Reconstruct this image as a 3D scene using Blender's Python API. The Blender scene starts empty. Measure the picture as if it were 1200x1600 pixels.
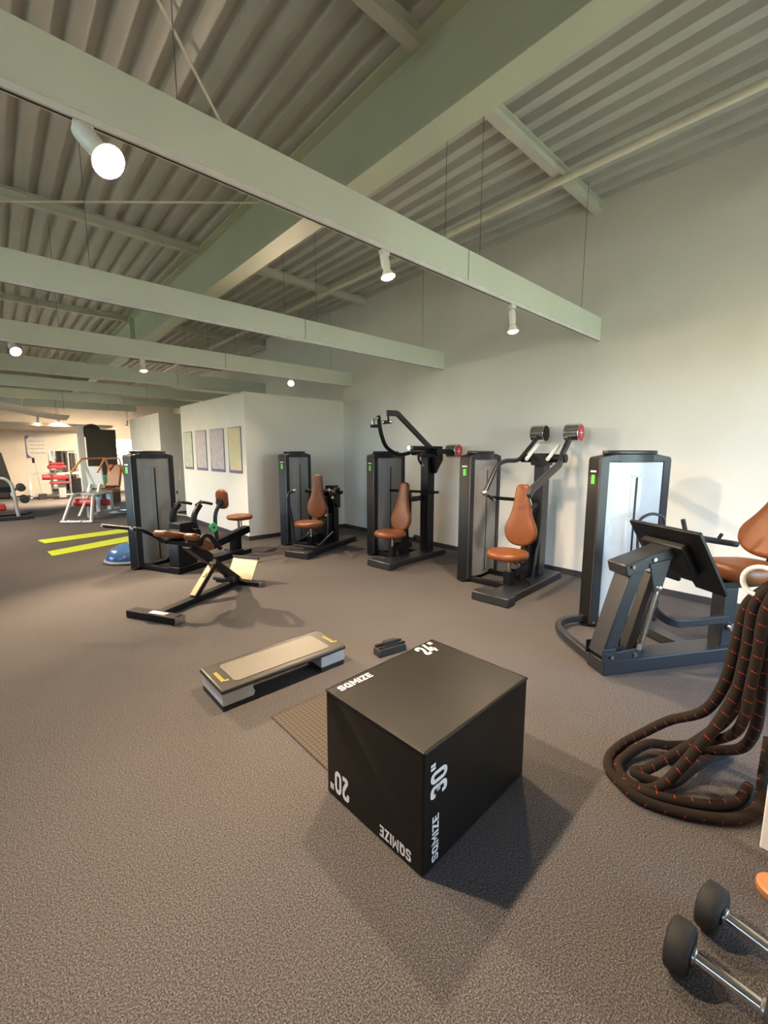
import bpy, math, random
from mathutils import Vector, Matrix
random.seed(7)
R = math.radians
scene = bpy.context.scene
C = scene.collection

# ------------------------------------------------------------------ camera
cam_d = bpy.data.cameras.new('camera'); cam = bpy.data.objects.new('camera', cam_d); C.objects.link(cam)
F_PX, YAW, PITCH, ROLL, CAM_H = 670.5, 0.7349, 0.1377, 0.0009, 1.567
cam_d.sensor_fit = 'VERTICAL'; cam_d.sensor_height = 36.0; cam_d.lens = 36.0 * F_PX / 1600.0
cam_d.clip_start = 0.05; cam_d.clip_end = 500
fw = Vector((math.sin(YAW)*math.cos(PITCH), math.cos(YAW)*math.cos(PITCH), -math.sin(PITCH)))
rt = Vector((math.cos(YAW), -math.sin(YAW), 0)); up = rt.cross(fw)
r2 = rt*math.cos(ROLL) + up*math.sin(ROLL); u2 = up*math.cos(ROLL) - rt*math.sin(ROLL)
M = Matrix((r2, u2, -fw)).transposed().to_4x4(); M.translation = (0, 0, CAM_H)
cam.matrix_world = M
scene.camera = cam

# ------------------------------------------------------------------ world, exposure
world = bpy.data.worlds.new('sky'); scene.world = world; world.use_nodes = True
wn = world.node_tree; wn.nodes.clear()
bg = wn.nodes.new('ShaderNodeBackground'); wo = wn.nodes.new('ShaderNodeOutputWorld')
sky = wn.nodes.new('ShaderNodeTexSky'); sky.sky_type = 'NISHITA'; sky.sun_disc = False
sky.sun_elevation = R(38); sky.sun_rotation = R(60); sky.air_density = 1.0; sky.dust_density = 1.2; sky.ozone_density = 1.0
bg.inputs['Strength'].default_value = 2.0
wn.links.new(sky.outputs[0], bg.inputs[0]); wn.links.new(bg.outputs[0], wo.inputs[0])
vs = scene.view_settings
vs.view_transform = 'Standard'; vs.look = 'None'; vs.gamma = 1.0; vs.use_curve_mapping = False
vs.exposure = 0.95
# sun from high over the building's right rear: lights the lawn outside, not the room directly
sun_d = bpy.data.lights.new('sun', 'SUN'); sun_d.energy = 21.0; sun_d.angle = R(.6); sun_d.color = (1.0, .94, .84)
sun = bpy.data.objects.new('sun', sun_d); C.objects.link(sun)
sun.rotation_euler = Vector((-.42, -.40, -1.0)).to_track_quat('-Z', 'Y').to_euler()
LAMP_W = 275.0

# ------------------------------------------------------------------ materials
MATS = {}
def mat(name, col, rough=0.5, metal=0.0, col2=None, nscale=30.0, bump=0.0, bscale=None, coat=0.0, emit=None, estr=0.0, detail=3.0, spec=0.5, ramp=(0.35, 0.65)):
    m = bpy.data.materials.new(name); m.use_nodes = True
    nt = m.node_tree; b = nt.nodes['Principled BSDF']
    b.inputs['Roughness'].default_value = rough; b.inputs['Metallic'].default_value = metal
    b.inputs['Specular IOR Level'].default_value = spec
    b.inputs['Coat Weight'].default_value = coat
    tc = nt.nodes.new('ShaderNodeTexCoord')
    no = nt.nodes.new('ShaderNodeTexNoise'); no.inputs['Scale'].default_value = nscale; no.inputs['Detail'].default_value = detail
    nt.links.new(tc.outputs['Object'], no.inputs['Vector'])
    if col2 is None: col2 = tuple(c*0.9 for c in col)
    cr = nt.nodes.new('ShaderNodeValToRGB')
    cr.color_ramp.elements[0].position = ramp[0]; cr.color_ramp.elements[1].position = ramp[1]
    cr.color_ramp.elements[0].color = (*col2, 1); cr.color_ramp.elements[1].color = (*col, 1)
    nt.links.new(no.outputs['Fac'], cr.inputs['Fac']); nt.links.new(cr.outputs['Color'], b.inputs['Base Color'])
    if bump:
        bp = nt.nodes.new('ShaderNodeBump'); bp.inputs['Strength'].default_value = bump; bp.inputs['Distance'].default_value = 0.004
        n2 = nt.nodes.new('ShaderNodeTexNoise'); n2.inputs['Scale'].default_value = bscale or nscale*2; n2.inputs['Detail'].default_value = 2
        nt.links.new(tc.outputs['Object'], n2.inputs['Vector']); nt.links.new(n2.outputs['Fac'], bp.inputs['Height'])
        nt.links.new(bp.outputs['Normal'], b.inputs['Normal'])
    if emit:
        b.inputs['Emission Color'].default_value = (*emit, 1); b.inputs['Emission Strength'].default_value = estr
    MATS[name] = m
    return m
mat('wall_paint', (.80, .785, .74), .75, col2=(.76, .745, .70), nscale=1.5, bump=.05, bscale=140)
mat('wall_warm', (.80, .74, .66), .75, nscale=1.5)
mat('deck_steel', (.56, .56, .53), .5, col2=(.52, .52, .49), nscale=2.5)
mat('beam_paint', (.72, .76, .66), .6, col2=(.69, .73, .635), nscale=2)
mat('girder_paint', (.60, .645, .50), .55, col2=(.57, .61, .475), nscale=1.5)
mat('purlin_paint', (.64, .64, .56), .55, nscale=3)
mat('white_plastic', (.80, .80, .77), .4, nscale=10)
mat('pipe_paint', (.88, .84, .70), .4, nscale=6)
mat('wire_steel', (.17, .17, .155), .5, metal=.2)
mat('baseboard_dark', (.045, .045, .052), .5)
mat('black_paint', (.006, .006, .007), .42, col2=(.005, .005, .006), nscale=20, spec=.28)
mat('graphite_paint', (.022, .024, .029), .36, col2=(.019, .021, .026), nscale=20, spec=.45)
mat('silver_panel_dim', (.30, .31, .325), .42, metal=.15, col2=(.28, .29, .305), nscale=8)  # satin silver panels, darkened in the colour where less daylight falls
mat('silver_panel_lit', (.60, .61, .63), .38, metal=.1, col2=(.57, .58, .60), nscale=8)  # same satin silver, with the leg press cabinet's daylight put into the colour
mat('slot_black', (.006, .006, .007), .6)
mat('leather', (.215, .066, .0165), .38, col2=(.185, .056, .0135), nscale=14, bump=.25, bscale=260)
mat('chrome', (.72, .72, .72), .12, metal=1.0, nscale=40)
mat('steel_brushed', (.55, .55, .54), .3, metal=1.0, nscale=60)
mat('green_sticker', (.10, .62, .06), .5, nscale=40)
mat('green_plastic', (.12, .62, .22), .4, nscale=40)
mat('white_print', (.82, .82, .82), .5, nscale=40)
mat('red_print', (.55, .03, .04), .4, nscale=40)
mat('yellow_print', (.42, .33, .05), .5)
mat('black_rubber', (.018, .018, .019), .7, col2=(.013, .013, .014), nscale=60, bump=.2, bscale=200)
mat('vinyl_black', (.0105, .0090, .0076), .42, col2=(.0095, .0081, .0068), nscale=6, bump=.06, bscale=9, spec=.28)
mat('vinyl_top', (.022, .021, .020), .34, col2=(.018, .017, .016), nscale=6, bump=.05, bscale=5)
mat('step_grey', (.50, .53, .54), .5, col2=(.47, .50, .51), nscale=12)
mat('step_top', (.028, .024, .020), .42, nscale=40)
mat('step_mat', (.16, .145, .12), .40, col2=(.13, .118, .097), nscale=120, bump=.2, bscale=400)
mat('lime_mat', (.48, .60, .02), .75, col2=(.44, .56, .015), nscale=60)
mat('bosu_blue', (.06, .16, .38), .22, nscale=4, coat=.3)
mat('grey_frame', (.42, .44, .44), .35, metal=.35, nscale=30)
mat('red_leather', (.34, .02, .03), .4, nscale=20)
mat('dark_panel', (.05, .042, .03), .6, nscale=2)
mat('diamond_plate_lit', (.50, .43, .30), .33, metal=.7, col2=(.38, .33, .22), nscale=90, bump=.6, bscale=120)  # metal plate, yellow lamp reflection put into its colour
mat('poster_paper', (.72, .70, .66), .35, col2=(.60, .62, .58), nscale=9)
mat('poster_green', (.68, .70, .60), .35, col2=(.52, .60, .50), nscale=7)
mat('poster_pink', (.70, .62, .60), .35, col2=(.52, .50, .56), nscale=9)
mat('poster_lilac', (.64, .58, .60), .35, col2=(.50, .46, .55), nscale=11)
mat('poster_yellow', (.76, .68, .45), .35, col2=(.70, .62, .40), nscale=9)
mat('poster_frame', (.20, .19, .30), .4)
mat('poster_blue', (.10, .12, .45), .5)
mat('mirror', (.75, .77, .77), .05, metal=1.0)
mat('outdoor_green', (.26, .275, .17), .9, nscale=.5)
mat('wood_and_lit_tan', (.55, .24, .09), .45, nscale=20)  # also colours the lamplit face of the bench strut
mat('ceiling_plaster', (.72, .66, .55), .8, nscale=2)
mat('bulb_glow', (1, .8, .55), .4, emit=(1.0, .66, .36), estr=26.0)

# floor carpet
m = mat('floor_carpet', (.19, .165, .15), .95, spec=.15)
nt = m.node_tree; b = nt.nodes['Principled BSDF']
tc = nt.nodes['Texture Coordinate']
n1 = nt.nodes.new('ShaderNodeTexNoise'); n1.inputs['Scale'].default_value = 190; n1.inputs['Detail'].default_value = 4; n1.inputs['Roughness'].default_value = .7
n3 = nt.nodes.new('ShaderNodeTexNoise'); n3.inputs['Scale'].default_value = 1.2; n3.inputs['Detail'].default_value = 3
cr = nt.nodes.new('ShaderNodeValToRGB'); e = cr.color_ramp.elements
e[0].position = .36; e[0].color = (.026, .0245, .0255, 1); e[1].position = .70; e[1].color = (.30, .278, .275, 1)
k = e.new(.5); k.color = (.096, .0885, .0885, 1)
mx = nt.nodes.new('ShaderNodeMixRGB'); mx.blend_type = 'MULTIPLY'; mx.inputs['Fac'].default_value = .25
nt.links.new(tc.outputs['Object'], n1.inputs['Vector']); nt.links.new(tc.outputs['Object'], n3.inputs['Vector'])
nt.links.new(n1.outputs['Fac'], cr.inputs['Fac']); nt.links.new(cr.outputs['Color'], mx.inputs[1]); nt.links.new(n3.outputs['Fac'], mx.inputs[2])
nt.links.new(mx.outputs['Color'], b.inputs['Base Color'])
bp = nt.nodes.new('ShaderNodeBump'); bp.inputs['Strength'].default_value = .35; bp.inputs['Distance'].default_value = .003
nt.links.new(n1.outputs['Fac'], bp.inputs['Height']); nt.links.new(bp.outputs['Normal'], b.inputs['Normal'])

# rope: dark brown braid with red tracer flecks along the strand (UV: u along, v around)
m = mat('rope_braid', (.019, .0135, .0105), .9, spec=.2, bump=.5, bscale=300, nscale=120)
nt = m.node_tree; b = nt.nodes['Principled BSDF']
uv = nt.nodes.new('ShaderNodeUVMap'); sp = nt.nodes.new('ShaderNodeSeparateXYZ'); nt.links.new(uv.outputs[0], sp.inputs[0])
def mnode(op, a, bb, cc=None):
    n = nt.nodes.new('ShaderNodeMath'); n.operation = op
    for i, v in enumerate((a, bb, cc)):
        if v is None: continue
        if isinstance(v, (int, float)): n.inputs[i].default_value = v
        else: nt.links.new(v, n.inputs[i])
    return n.outputs[0]
ph = mnode('ADD', mnode('MULTIPLY', sp.outputs[0], 14.5), mnode('MULTIPLY', sp.outputs[1], .5))
stripe = mnode('LESS_THAN', mnode('FRACT', ph, 0), .065)
dash = mnode('LESS_THAN', mnode('FRACT', mnode('MULTIPLY', sp.outputs[1], 14.0), 0), .6)
arc = mnode('LESS_THAN', mnode('FRACT', mnode('MULTIPLY', sp.outputs[1], 2.0), 0), .45)
fl = mnode('MULTIPLY', mnode('MULTIPLY', stripe, dash), arc)
mx = nt.nodes.new('ShaderNodeMixRGB'); mx.inputs[2].default_value = (.50, .045, .02, 1)
src = b.inputs['Base Color'].links[0].from_socket
nt.links.new(fl, mx.inputs['Fac']); nt.links.new(src, mx.inputs[1]); nt.links.new(mx.outputs[0], b.inputs['Base Color'])

# rubber mat with a diamond tread
m = mat('tread_mat', (.13, .09, .055), .7)
nt = m.node_tree; b = nt.nodes['Principled BSDF']; tc = nt.nodes['Texture Coordinate']
mp = nt.nodes.new('ShaderNodeMapping'); mp.inputs['Rotation'].default_value = (0, 0, R(45)); mp.inputs['Scale'].default_value = (55, 55, 55)
ck = nt.nodes.new('ShaderNodeTexChecker'); ck.inputs['Scale'].default_value = 1.0
ck.inputs['Color1'].default_value = (.072, .054, .038, 1); ck.inputs['Color2'].default_value = (.036, .027, .019, 1)
nt.links.new(tc.outputs['Object'], mp.inputs[0]); nt.links.new(mp.outputs[0], ck.inputs[0]); nt.links.new(ck.outputs[0], b.inputs['Base Color'])
bp = nt.nodes.new('ShaderNodeBump'); bp.inputs['Strength'].default_value = .4; bp.inputs['Distance'].default_value = .003
nt.links.new(ck.outputs['Fac'], bp.inputs['Height']); nt.links.new(bp.outputs[0], b.inputs['Normal'])

# window glass (thin pane)
m = bpy.data.materials.new('window_glass'); m.use_nodes = True; nt = m.node_tree; nt.nodes.clear()
o = nt.nodes.new('ShaderNodeOutputMaterial'); tr = nt.nodes.new('ShaderNodeBsdfTransparent'); gl = nt.nodes.new('ShaderNodeBsdfGlossy')
gl.inputs['Roughness'].default_value = .02; fr = nt.nodes.new('ShaderNodeFresnel'); fr.inputs[0].default_value = 1.45; ms = nt.nodes.new('ShaderNodeMixShader')
tr.inputs[0].default_value = (.93, .96, .97, 1)
nt.links.new(fr.outputs[0], ms.inputs[0]); nt.links.new(tr.outputs[0], ms.inputs[1]); nt.links.new(gl.outputs[0], ms.inputs[2]); nt.links.new(ms.outputs[0], o.inputs[0])
MATS['window_glass'] = m

# ------------------------------------------------------------------ mesh builder
def V(*a): return Vector(a)
def cr_spline(pts, k=6, closed=False):
    P = [Vector(p) for p in pts]; n = len(P); out = []
    rng = range(n if closed else n-1)
    for i in rng:
        p0 = P[(i-1) % n] if closed or i > 0 else P[0]*2-P[1]
        p1 = P[i]; p2 = P[(i+1) % n]
        p3 = P[(i+2) % n] if closed or i+2 < n else P[-1]*2-P[-2]
        for j in range(k):
            t = j/k
            out.append(.5*((2*p1)+(p2-p0)*t+(2*p0-5*p1+4*p2-p3)*t*t+(3*p1-p0-3*p2+p3)*t**3))
    if not closed: out.append(P[-1])
    return out
def fillet(pts, r, k=5):
    P = [Vector(p) for p in pts]; out = [P[0]]
    for i in range(1, len(P)-1):
        a, b, c = P[i-1], P[i], P[i+1]
        d1 = (a-b); d2 = (c-b); rr = min(r, d1.length*.49, d2.length*.49)
        s = b+d1.normalized()*rr; e = b+d2.normalized()*rr
        for j in range(k+1):
            t = j/k; out.append(s*(1-t)**2+b*2*t*(1-t)+e*t*t)
    out.append(P[-1]); return out

class G:
    def __init__(s): s.v = []; s.f = []; s.uv = {}
    def add(s, vs, fs, M=None):
        o = len(s.v)
        s.v += [tuple(M @ Vector(v)) if M is not None else tuple(v) for v in vs]
        s.f += [tuple(i+o for i in f) for f in fs]; return s
    def box(s, c, d, M=None):
        x, y, z = c; a, b, h = d[0]/2, d[1]/2, d[2]/2
        vs = [(x+i*a, y+j*b, z+k*h) for i in (-1, 1) for j in (-1, 1) for k in (-1, 1)]
        return s.add(vs, [(0, 1, 3, 2), (4, 6, 7, 5), (0, 4, 5, 1), (2, 3, 7, 6), (0, 2, 6, 4), (1, 5, 7, 3)], M)
    def bb(s, x0, x1, y0, y1, z0, z1, M=None):
        return s.box(((x0+x1)/2, (y0+y1)/2, (z0+z1)/2), (abs(x1-x0), abs(y1-y0), abs(z1-z0)), M)
    def bar(s, p, q, w, h, upv=(0, 0, 1)):
        p = Vector(p); q = Vector(q); return s.sweep([p, q], w, h, upv)
    def sweep(s, path, w, h, upv=(0, 0, 1)):
        P = [Vector(p) for p in path]; n = len(P); vs = []; fs = []
        for i in range(n):
            t = (P[min(i+1, n-1)]-P[max(i-1, 0)]).normalized(); u0 = Vector(upv)
            sd = t.cross(u0)
            if sd.length < 1e-4: sd = t.cross(Vector((1, 0, 0)))
            sd.normalize(); uu = sd.cross(t).normalized()
            for a, b in ((-1, -1), (1, -1), (1, 1), (-1, 1)): vs.append(P[i]+sd*(a*w/2)+uu*(b*h/2))
        for i in range(n-1):
            for j in range(4): fs.append((i*4+j, i*4+(j+1) % 4, i*4+4+(j+1) % 4, i*4+4+j))
        fs += [(3, 2, 1, 0), tuple((n-1)*4+j for j in range(4))]
        return s.add(vs, fs)
    def tube(s, path, r, n=10, closed=False, uv=False, r_end=None):
        P = [Vector(p) for p in path]; m = len(P); vs = []; fs = []
        T = []
        for i in range(m):
            a = P[(i-1) % m] if closed or i > 0 else P[0]; b = P[(i+1) % m] if closed or i < m-1 else P[-1]
            T.append((b-a).normalized())
        nrm = T[0].orthogonal().normalized(); L = 0; o = len(s.v); Ls = []
        for i in range(m):
            if i:
                nrm = (nrm-T[i]*nrm.dot(T[i])).normalized(); L += (P[i]-P[i-1]).length
            Ls.append(L); bi = T[i].cross(nrm)
            rr = r if r_end is None else r+(r_end-r)*i/(m-1)
            for j in range(n):
                a = 2*math.pi*j/n; vs.append(P[i]+nrm*(rr*math.cos(a))+bi*(rr*math.sin(a)))
        rng = m if closed else m-1
        for i in range(rng):
            for j in range(n):
                i2 = (i+1) % m
                if uv: s.uv[len(s.f)+len(fs)] = [(Ls[i], j/n), (Ls[i], (j+1)/n), (Ls[i2], (j+1)/n), (Ls[i2], j/n)]
                fs.append((i*n+j, i*n+(j+1) % n, i2*n+(j+1) % n, i2*n+j))
        if not closed: fs += [tuple(range(n))[::-1], tuple((m-1)*n+j for j in range(n))]
        return s.add(vs, fs)
    def cyl(s, p, q, r, r2=None, n=20):
        return s.tube([p, q], r, n, r_end=r if r2 is None else r2)
    def lathe(s, prof, n=24, M=None):
        vs = []; fs = []; m = len(prof)
        for r, z in prof:
            for j in range(n): a = 2*math.pi*j/n; vs.append((r*math.cos(a), r*math.sin(a), z))
        for i in range(m-1):
            for j in range(n): fs.append((i*n+j, i*n+(j+1) % n, (i+1)*n+(j+1) % n, (i+1)*n+j))
        fs += [tuple(range(n))[::-1], tuple((m-1)*n+j for j in range(n))]
        return s.add(vs, fs, M)
    def ext(s, poly, d0, d1, plane='xz'):
        # extrude a 2D polygon (ccw) between d0 and d1 along the third axis
        def mk(a, b, d): return {'xz': (a, d, b), 'xy': (a, b, d), 'yz': (d, a, b)}[plane]
        n = len(poly); vs = [mk(a, b, d0) for a, b in poly]+[mk(a, b, d1) for a, b in poly]
        fs = [tuple(range(n))[::-1], tuple(range(n, 2*n))]+[(i, (i+1) % n, n+(i+1) % n, n+i) for i in range(n)]
        return s.add(vs, fs)
    def pad(s, outline, T, rr, M, dome=.012):
        # upholstered pad: 2D outline (ccw) in local xy, thickness T along z, rounded rim
        P = [Vector((a, b)) for a, b in outline]; n = len(P); N = []
        for i in range(n):
            t = (P[(i+1) % n]-P[(i-1) % n]).normalized(); N.append(Vector((t.y, -t.x)))
        rings = []
        for k in range(5):
            a = math.pi/2*k/4; rings.append((rr*(1-math.sin(a)), -T/2+rr*(1-math.cos(a))))
        rings = rings+[(i, -z) for i, z in reversed(rings)]
        cx = sum((p for p in P), Vector((0, 0)))/n
        inner = [(rings[0][0], rings[0][1]-dome, .55)]; vs = []; fs = []
        def ring(inset, z, sc=1.0): return [((cx+(p-nn*inset-cx)*sc).x, (cx+(p-nn*inset-cx)*sc).y, z) for p, nn in zip(P, N)]
        allr = [ring(rr, -T/2-dome, .5)]+[ring(i, z) for i, z in rings]+[ring(rr, T/2+dome, .5)]
        for r_ in allr: vs += r_
        m = len(allr)
        for i in range(m-1):
            for j in range(n): fs.append((i*n+j, i*n+(j+1) % n, (i+1)*n+(j+1) % n, (i+1)*n+j))
        fs += [tuple(range(n))[::-1], tuple((m-1)*n+j for j in range(n))]
        return s.add(vs, fs, M)
    def ell(s, c, d, n=20, m=12, e=1.0, M=None):
        vs = []; fs = []
        def sg(x, p): return math.copysign(abs(x)**p, x)
        for i in range(m+1):
            ph = -math.pi/2+math.pi*i/m
            for j in range(n):
                th = 2*math.pi*j/n
                vs.append((c[0]+d[0]*sg(math.cos(ph), e)*sg(math.cos(th), 1), c[1]+d[1]*sg(math.cos(ph), e)*sg(math.sin(th), 1), c[2]+d[2]*sg(math.sin(ph), e)))
        for i in range(m):
            for j in range(n): fs.append((i*n+j, i*n+(j+1) % n, (i+1)*n+(j+1) % n, (i+1)*n+j))
        return s.add(vs, fs, M)

def mesh_obj(name, me, material, parent=None, bevel=0.0, seg=2):
    o = bpy.data.objects.new(name, me); C.objects.link(o)
    if material: 
        me.materials.clear(); me.materials.append(MATS[material])
    if parent: o.parent = parent
    if bevel:
        bm_ = o.modifiers.new('bevel', 'BEVEL'); bm_.width = bevel; bm_.segments = seg; bm_.limit_method = 'ANGLE'; bm_.angle_limit = R(40)
    return o
def obj(name, g, material, parent=None, bevel=0.0, seg=2, smooth=True):
    me = bpy.data.meshes.new(name); me.from_pydata(g.v, [], g.f); me.validate(); me.update()
    if smooth:
        me.polygons.foreach_set('use_smooth', [True]*len(me.polygons)); me.set_sharp_from_angle(angle=R(38))
    if g.uv:
        ul = me.uv_layers.new(name='UVMap')
        for p in me.polygons:
            if p.index in g.uv:
                for k_, li in enumerate(p.loop_indices): ul.data[li].uv = g.uv[p.index][k_]
    return mesh_obj(name, me, material, parent, bevel, seg)
def tag(o, label=None, cat=None, group=None, kind=None):
    if label: o['label'] = label
    if cat: o['category'] = cat
    if group: o['group'] = group
    if kind: o['kind'] = kind
    return o
def empty(name, loc, deg=0, label=None, cat=None, group=None):
    o = bpy.data.objects.new(name, None); C.objects.link(o); o.empty_display_size = .1
    o.location = loc; o.rotation_euler = (0, 0, R(deg)); return tag(o, label, cat, group)
def struct(name, g, material, bevel=0.0, label=None):
    o = obj(name, g, material, None, bevel); o['kind'] = 'structure'
    if label: o['label'] = label
    return o
def text(body, size, M, material, parent, name='lettering', ext=.0006, bold=.012, sx=1.0, align='LEFT', shear=0.0):
    cu = bpy.data.curves.new(name, 'FONT'); cu.body = body; cu.size = size; cu.extrude = ext; cu.offset = bold*size
    cu.align_x = align; cu.shear = shear
    to = bpy.data.objects.new(name, cu); C.objects.link(to)
    dg = bpy.context.evaluated_depsgraph_get(); dg.update()
    me = bpy.data.meshes.new_from_object(to.evaluated_get(dg))
    bpy.data.objects.remove(to)
    me.transform(M @ Matrix.Diagonal((sx, 1, 1, 1)))
    me.name = name
    return mesh_obj(name, me, material, parent)
def fit_text(body, o, ex, ey, length, h, material, parent, depth):
    t_ = text(body, 1.0, Matrix.Identity(4), material, parent, ext=.5, bold=.02, shear=.2)
    xs = [v.co.x for v in t_.data.vertices]; ys = [v.co.y for v in t_.data.vertices]
    t_.data.transform(basis(o, ex, ey) @ Matrix.Diagonal((length/(max(xs)-min(xs)), h/(max(ys)-min(ys)), depth, 1)) @ Matrix.Translation((-min(xs), -min(ys), 0)))
    return t_
def basis(o, ex, ey):
    ex = Vector(ex).normalized(); ey = Vector(ey).normalized(); ez = ex.cross(ey)
    m = Matrix((ex, ey, ez)).transposed().to_4x4(); m.translation = o; return m
def oval(a, b, n=28, p=1.0):
    out = []
    for i in range(n):
        t = 2*math.pi*i/n; c, s_ = math.cos(t), math.sin(t)
        out.append((a*math.copysign(abs(c)**p, c), b*math.copysign(abs(s_)**p, s_)))
    return out
def rrect(w, h, r, k=4):
    out = []
    for cx, cy, a0 in ((w/2-r, h/2-r, 0), (-w/2+r, h/2-r, 90), (-w/2+r, -h/2+r, 180), (w/2-r, -h/2+r, 270)):
        for i in range(k+1): a = R(a0+90*i/k); out.append((cx+r*math.cos(a), cy+r*math.sin(a)))
    return out

# ------------------------------------------------------------------ setting
XR, XR2, YP, YN, YF, XL = 5.4, 6.0, 7.22, -2.4, 20.4, -5.5
ZD = 4.40            # underside of the corrugated deck
struct('floor', G().bb(XL-.2, XR2+.2, YN-.2, YF+.2, -.12, 0), 'floor_carpet')
struct('wall_right', G().bb(XR, XR+.7, YN, 10.45, 0, ZD+.1), 'wall_paint')
struct('wall_right_far', G().bb(XR2, XR2+.2, 10.45, YF, 0, ZD+.1), 'wall_paint')
def wall_open(name, axis, pos, th, a0, a1, z1, ops, material='wall_paint'):
    """wall slab along axis with rectangular openings ops=(a,b,z0,z1)"""
    g = G(); xs = sorted({a0, a1}|{o[0] for o in ops}|{o[1] for o in ops})
    for a, b in zip(xs[:-1], xs[1:]):
        spans = [(0, z1)]
        for o in ops:
            if o[0] <= a and b <= o[1]:
                spans = [s_ for s_ in ((0, o[2]), (o[3], z1)) if s_[1]-s_[0] > .001]
        for s0, s1 in spans:
            if axis == 'x': g.bb(a, b, pos, pos+th, s0, s1)
            else: g.bb(pos, pos+th, a, b, s0, s1)
    return struct(name, g, material)
NW = [(2.4, 5.3, .05, 2.75)]
LW = [(-.5, 5.0, 2.75, 3.5), (8.4, 11.4, 1.0, 2.8), (12.8, 15.8, 1.0, 2.6)]
FW = [(3.62, 4.75, .75, 2.13)]
wall_open('wall_near', 'x', YN-.2, .2, XL, XR, ZD+.1, NW)
wall_open('wall_left', 'y', XL-.2, .2, YN, YF, ZD+.1, LW)
wall_open('wall_far', 'x', YF, .2, XL, XR2, ZD+.1, FW, 'wall_warm')
wi = 0
def window(axis, pos, o, nx, nz):
    global wi; wi += 1
    g = G(); a, b, z0, z1 = o; t = .05
    def bbx(a0, a1, s0, s1, d=.06):
        if axis == 'x': g.bb(a0, a1, pos-d/2, pos+d/2, s0, s1)
        else: g.bb(pos-d/2, pos+d/2, a0, a1, s0, s1)
    for i in range(nx+1):
        x = a+(b-a)*i/nx; x0 = max(a, x-t/2 if 0 < i < nx else (a if i == 0 else b-t)); bbx(x0, x0+t, z0, z1)
    for i in range(nz+1):
        z = z0+(z1-z0)*i/nz; s0 = z0 if i == 0 else (z1-t if i == nz else z-t/2); bbx(a, b, s0, s0+t, .055)
    w = struct('window_%d' % wi, g, 'white_plastic')
    for i in range(nx):
        for j in range(nz):
            p = G(); x0 = a+(b-a)*i/nx; x1 = a+(b-a)*(i+1)/nx; s0 = z0+(z1-z0)*j/nz; s1 = z0+(z1-z0)*(j+1)/nz
            if axis == 'x': p.bb(x0+.02, x1-.02, pos-.004, pos+.004, s0+.02, s1-.02)
            else: p.bb(pos-.004, pos+.004, x0+.02, x1-.02, s0+.02, s1-.02)
            obj('pane', p, 'window_glass', w)
    ld = bpy.data.lights.new('window_portal', 'AREA'); ld.shape = 'RECTANGLE'; ld.size = b-a; ld.size_y = z1-z0
    ld.cycles.is_portal = True
    lo = bpy.data.objects.new('window_portal', ld); C.objects.link(lo)
    off = .12
    if axis == 'x':
        s_ = 1 if pos < 5 else -1; lo.location = ((a+b)/2, pos+.04*s_, (z0+z1)/2); lo.rotation_euler = (R(90)*s_, 0, 0)
    else: lo.location = (pos+.04, (a+b)/2, (z0+z1)/2); lo.rotation_euler = (R(90), 0, R(-90))
    return w
for o_ in NW: window('x', YN-.1, o_, 3, 1)
for o_ in LW: window('y', XL-.1, o_, 3, 1)
for o_ in FW: window('x', YF+.1, o_, 2, 2)
struct('ground_outside', G().bb(-60, 60, -60, 80, -.4, -.2), 'outdoor_green')

# corrugated roof deck: profile across x, ribs along y
def deck(x0, x1, y0, y1, pitch=.205):
    g = G(); prof = []; x = x0
    while x < x1-1e-6:
        for dx, dz in ((0, 0), (.44*pitch, 0), (.49*pitch, .008), (.58*pitch, .062), (.63*pitch, .07), (.83*pitch, .07), (.88*pitch, .062), (.97*pitch, .008)):
            if x+dx < x1: prof.append((x+dx, ZD+dz))
        x += pitch
    prof.append((x1, ZD)); n = len(prof)
    vs = [(a, y0, z) for a, z in prof]+[(a, y1, z) for a, z in prof]+[(x0, y0, ZD+.12), (x1, y0, ZD+.12), (x0, y1, ZD+.12), (x1, y1, ZD+.12)]
    fs = [(i, n+i, n+i+1, i+1) for i in range(n-1)]+[(2*n, 2*n+1, 2*n+3, 2*n+2)]
    g.add(vs, fs); return g
struct('ceiling', deck(XL, XR2, YN, YF), 'deck_steel', label='grey corrugated steel roof deck')
struct('ceiling_far', G().bb(XL, 3.0, 16.6, YF, 2.36, 2.44), 'ceiling_plaster', label='low plastered ceiling over the far end')

# partition blocks
struct('wall_partition', G().bb(3.28, XR, YP, 10.6, 0, 2.6), 'wall_paint', label='white boxed-in partition with posters on its side')
struct('wall_partition_far', G().bb(3.08, XR2, 11.6, 14.6, 0, 2.52), 'wall_paint', label='second white partition block further back')
struct('baseboard_right', G().bb(XR-.014, XR, YN, YP, 0, .075), 'baseboard_dark')
struct('baseboard_partition', G().bb(3.266, XR-.014, YP-.014, YP, 0, .075).bb(3.266, 3.28, YP, 10.6, 0, .075), 'baseboard_dark')
struct('baseboard_partition_far', G().bb(3.066, XR2, 11.586, 11.6, 0, .07).bb(3.066, 3.08, 11.6, 14.6, 0, .07), 'baseboard_dark')

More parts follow.
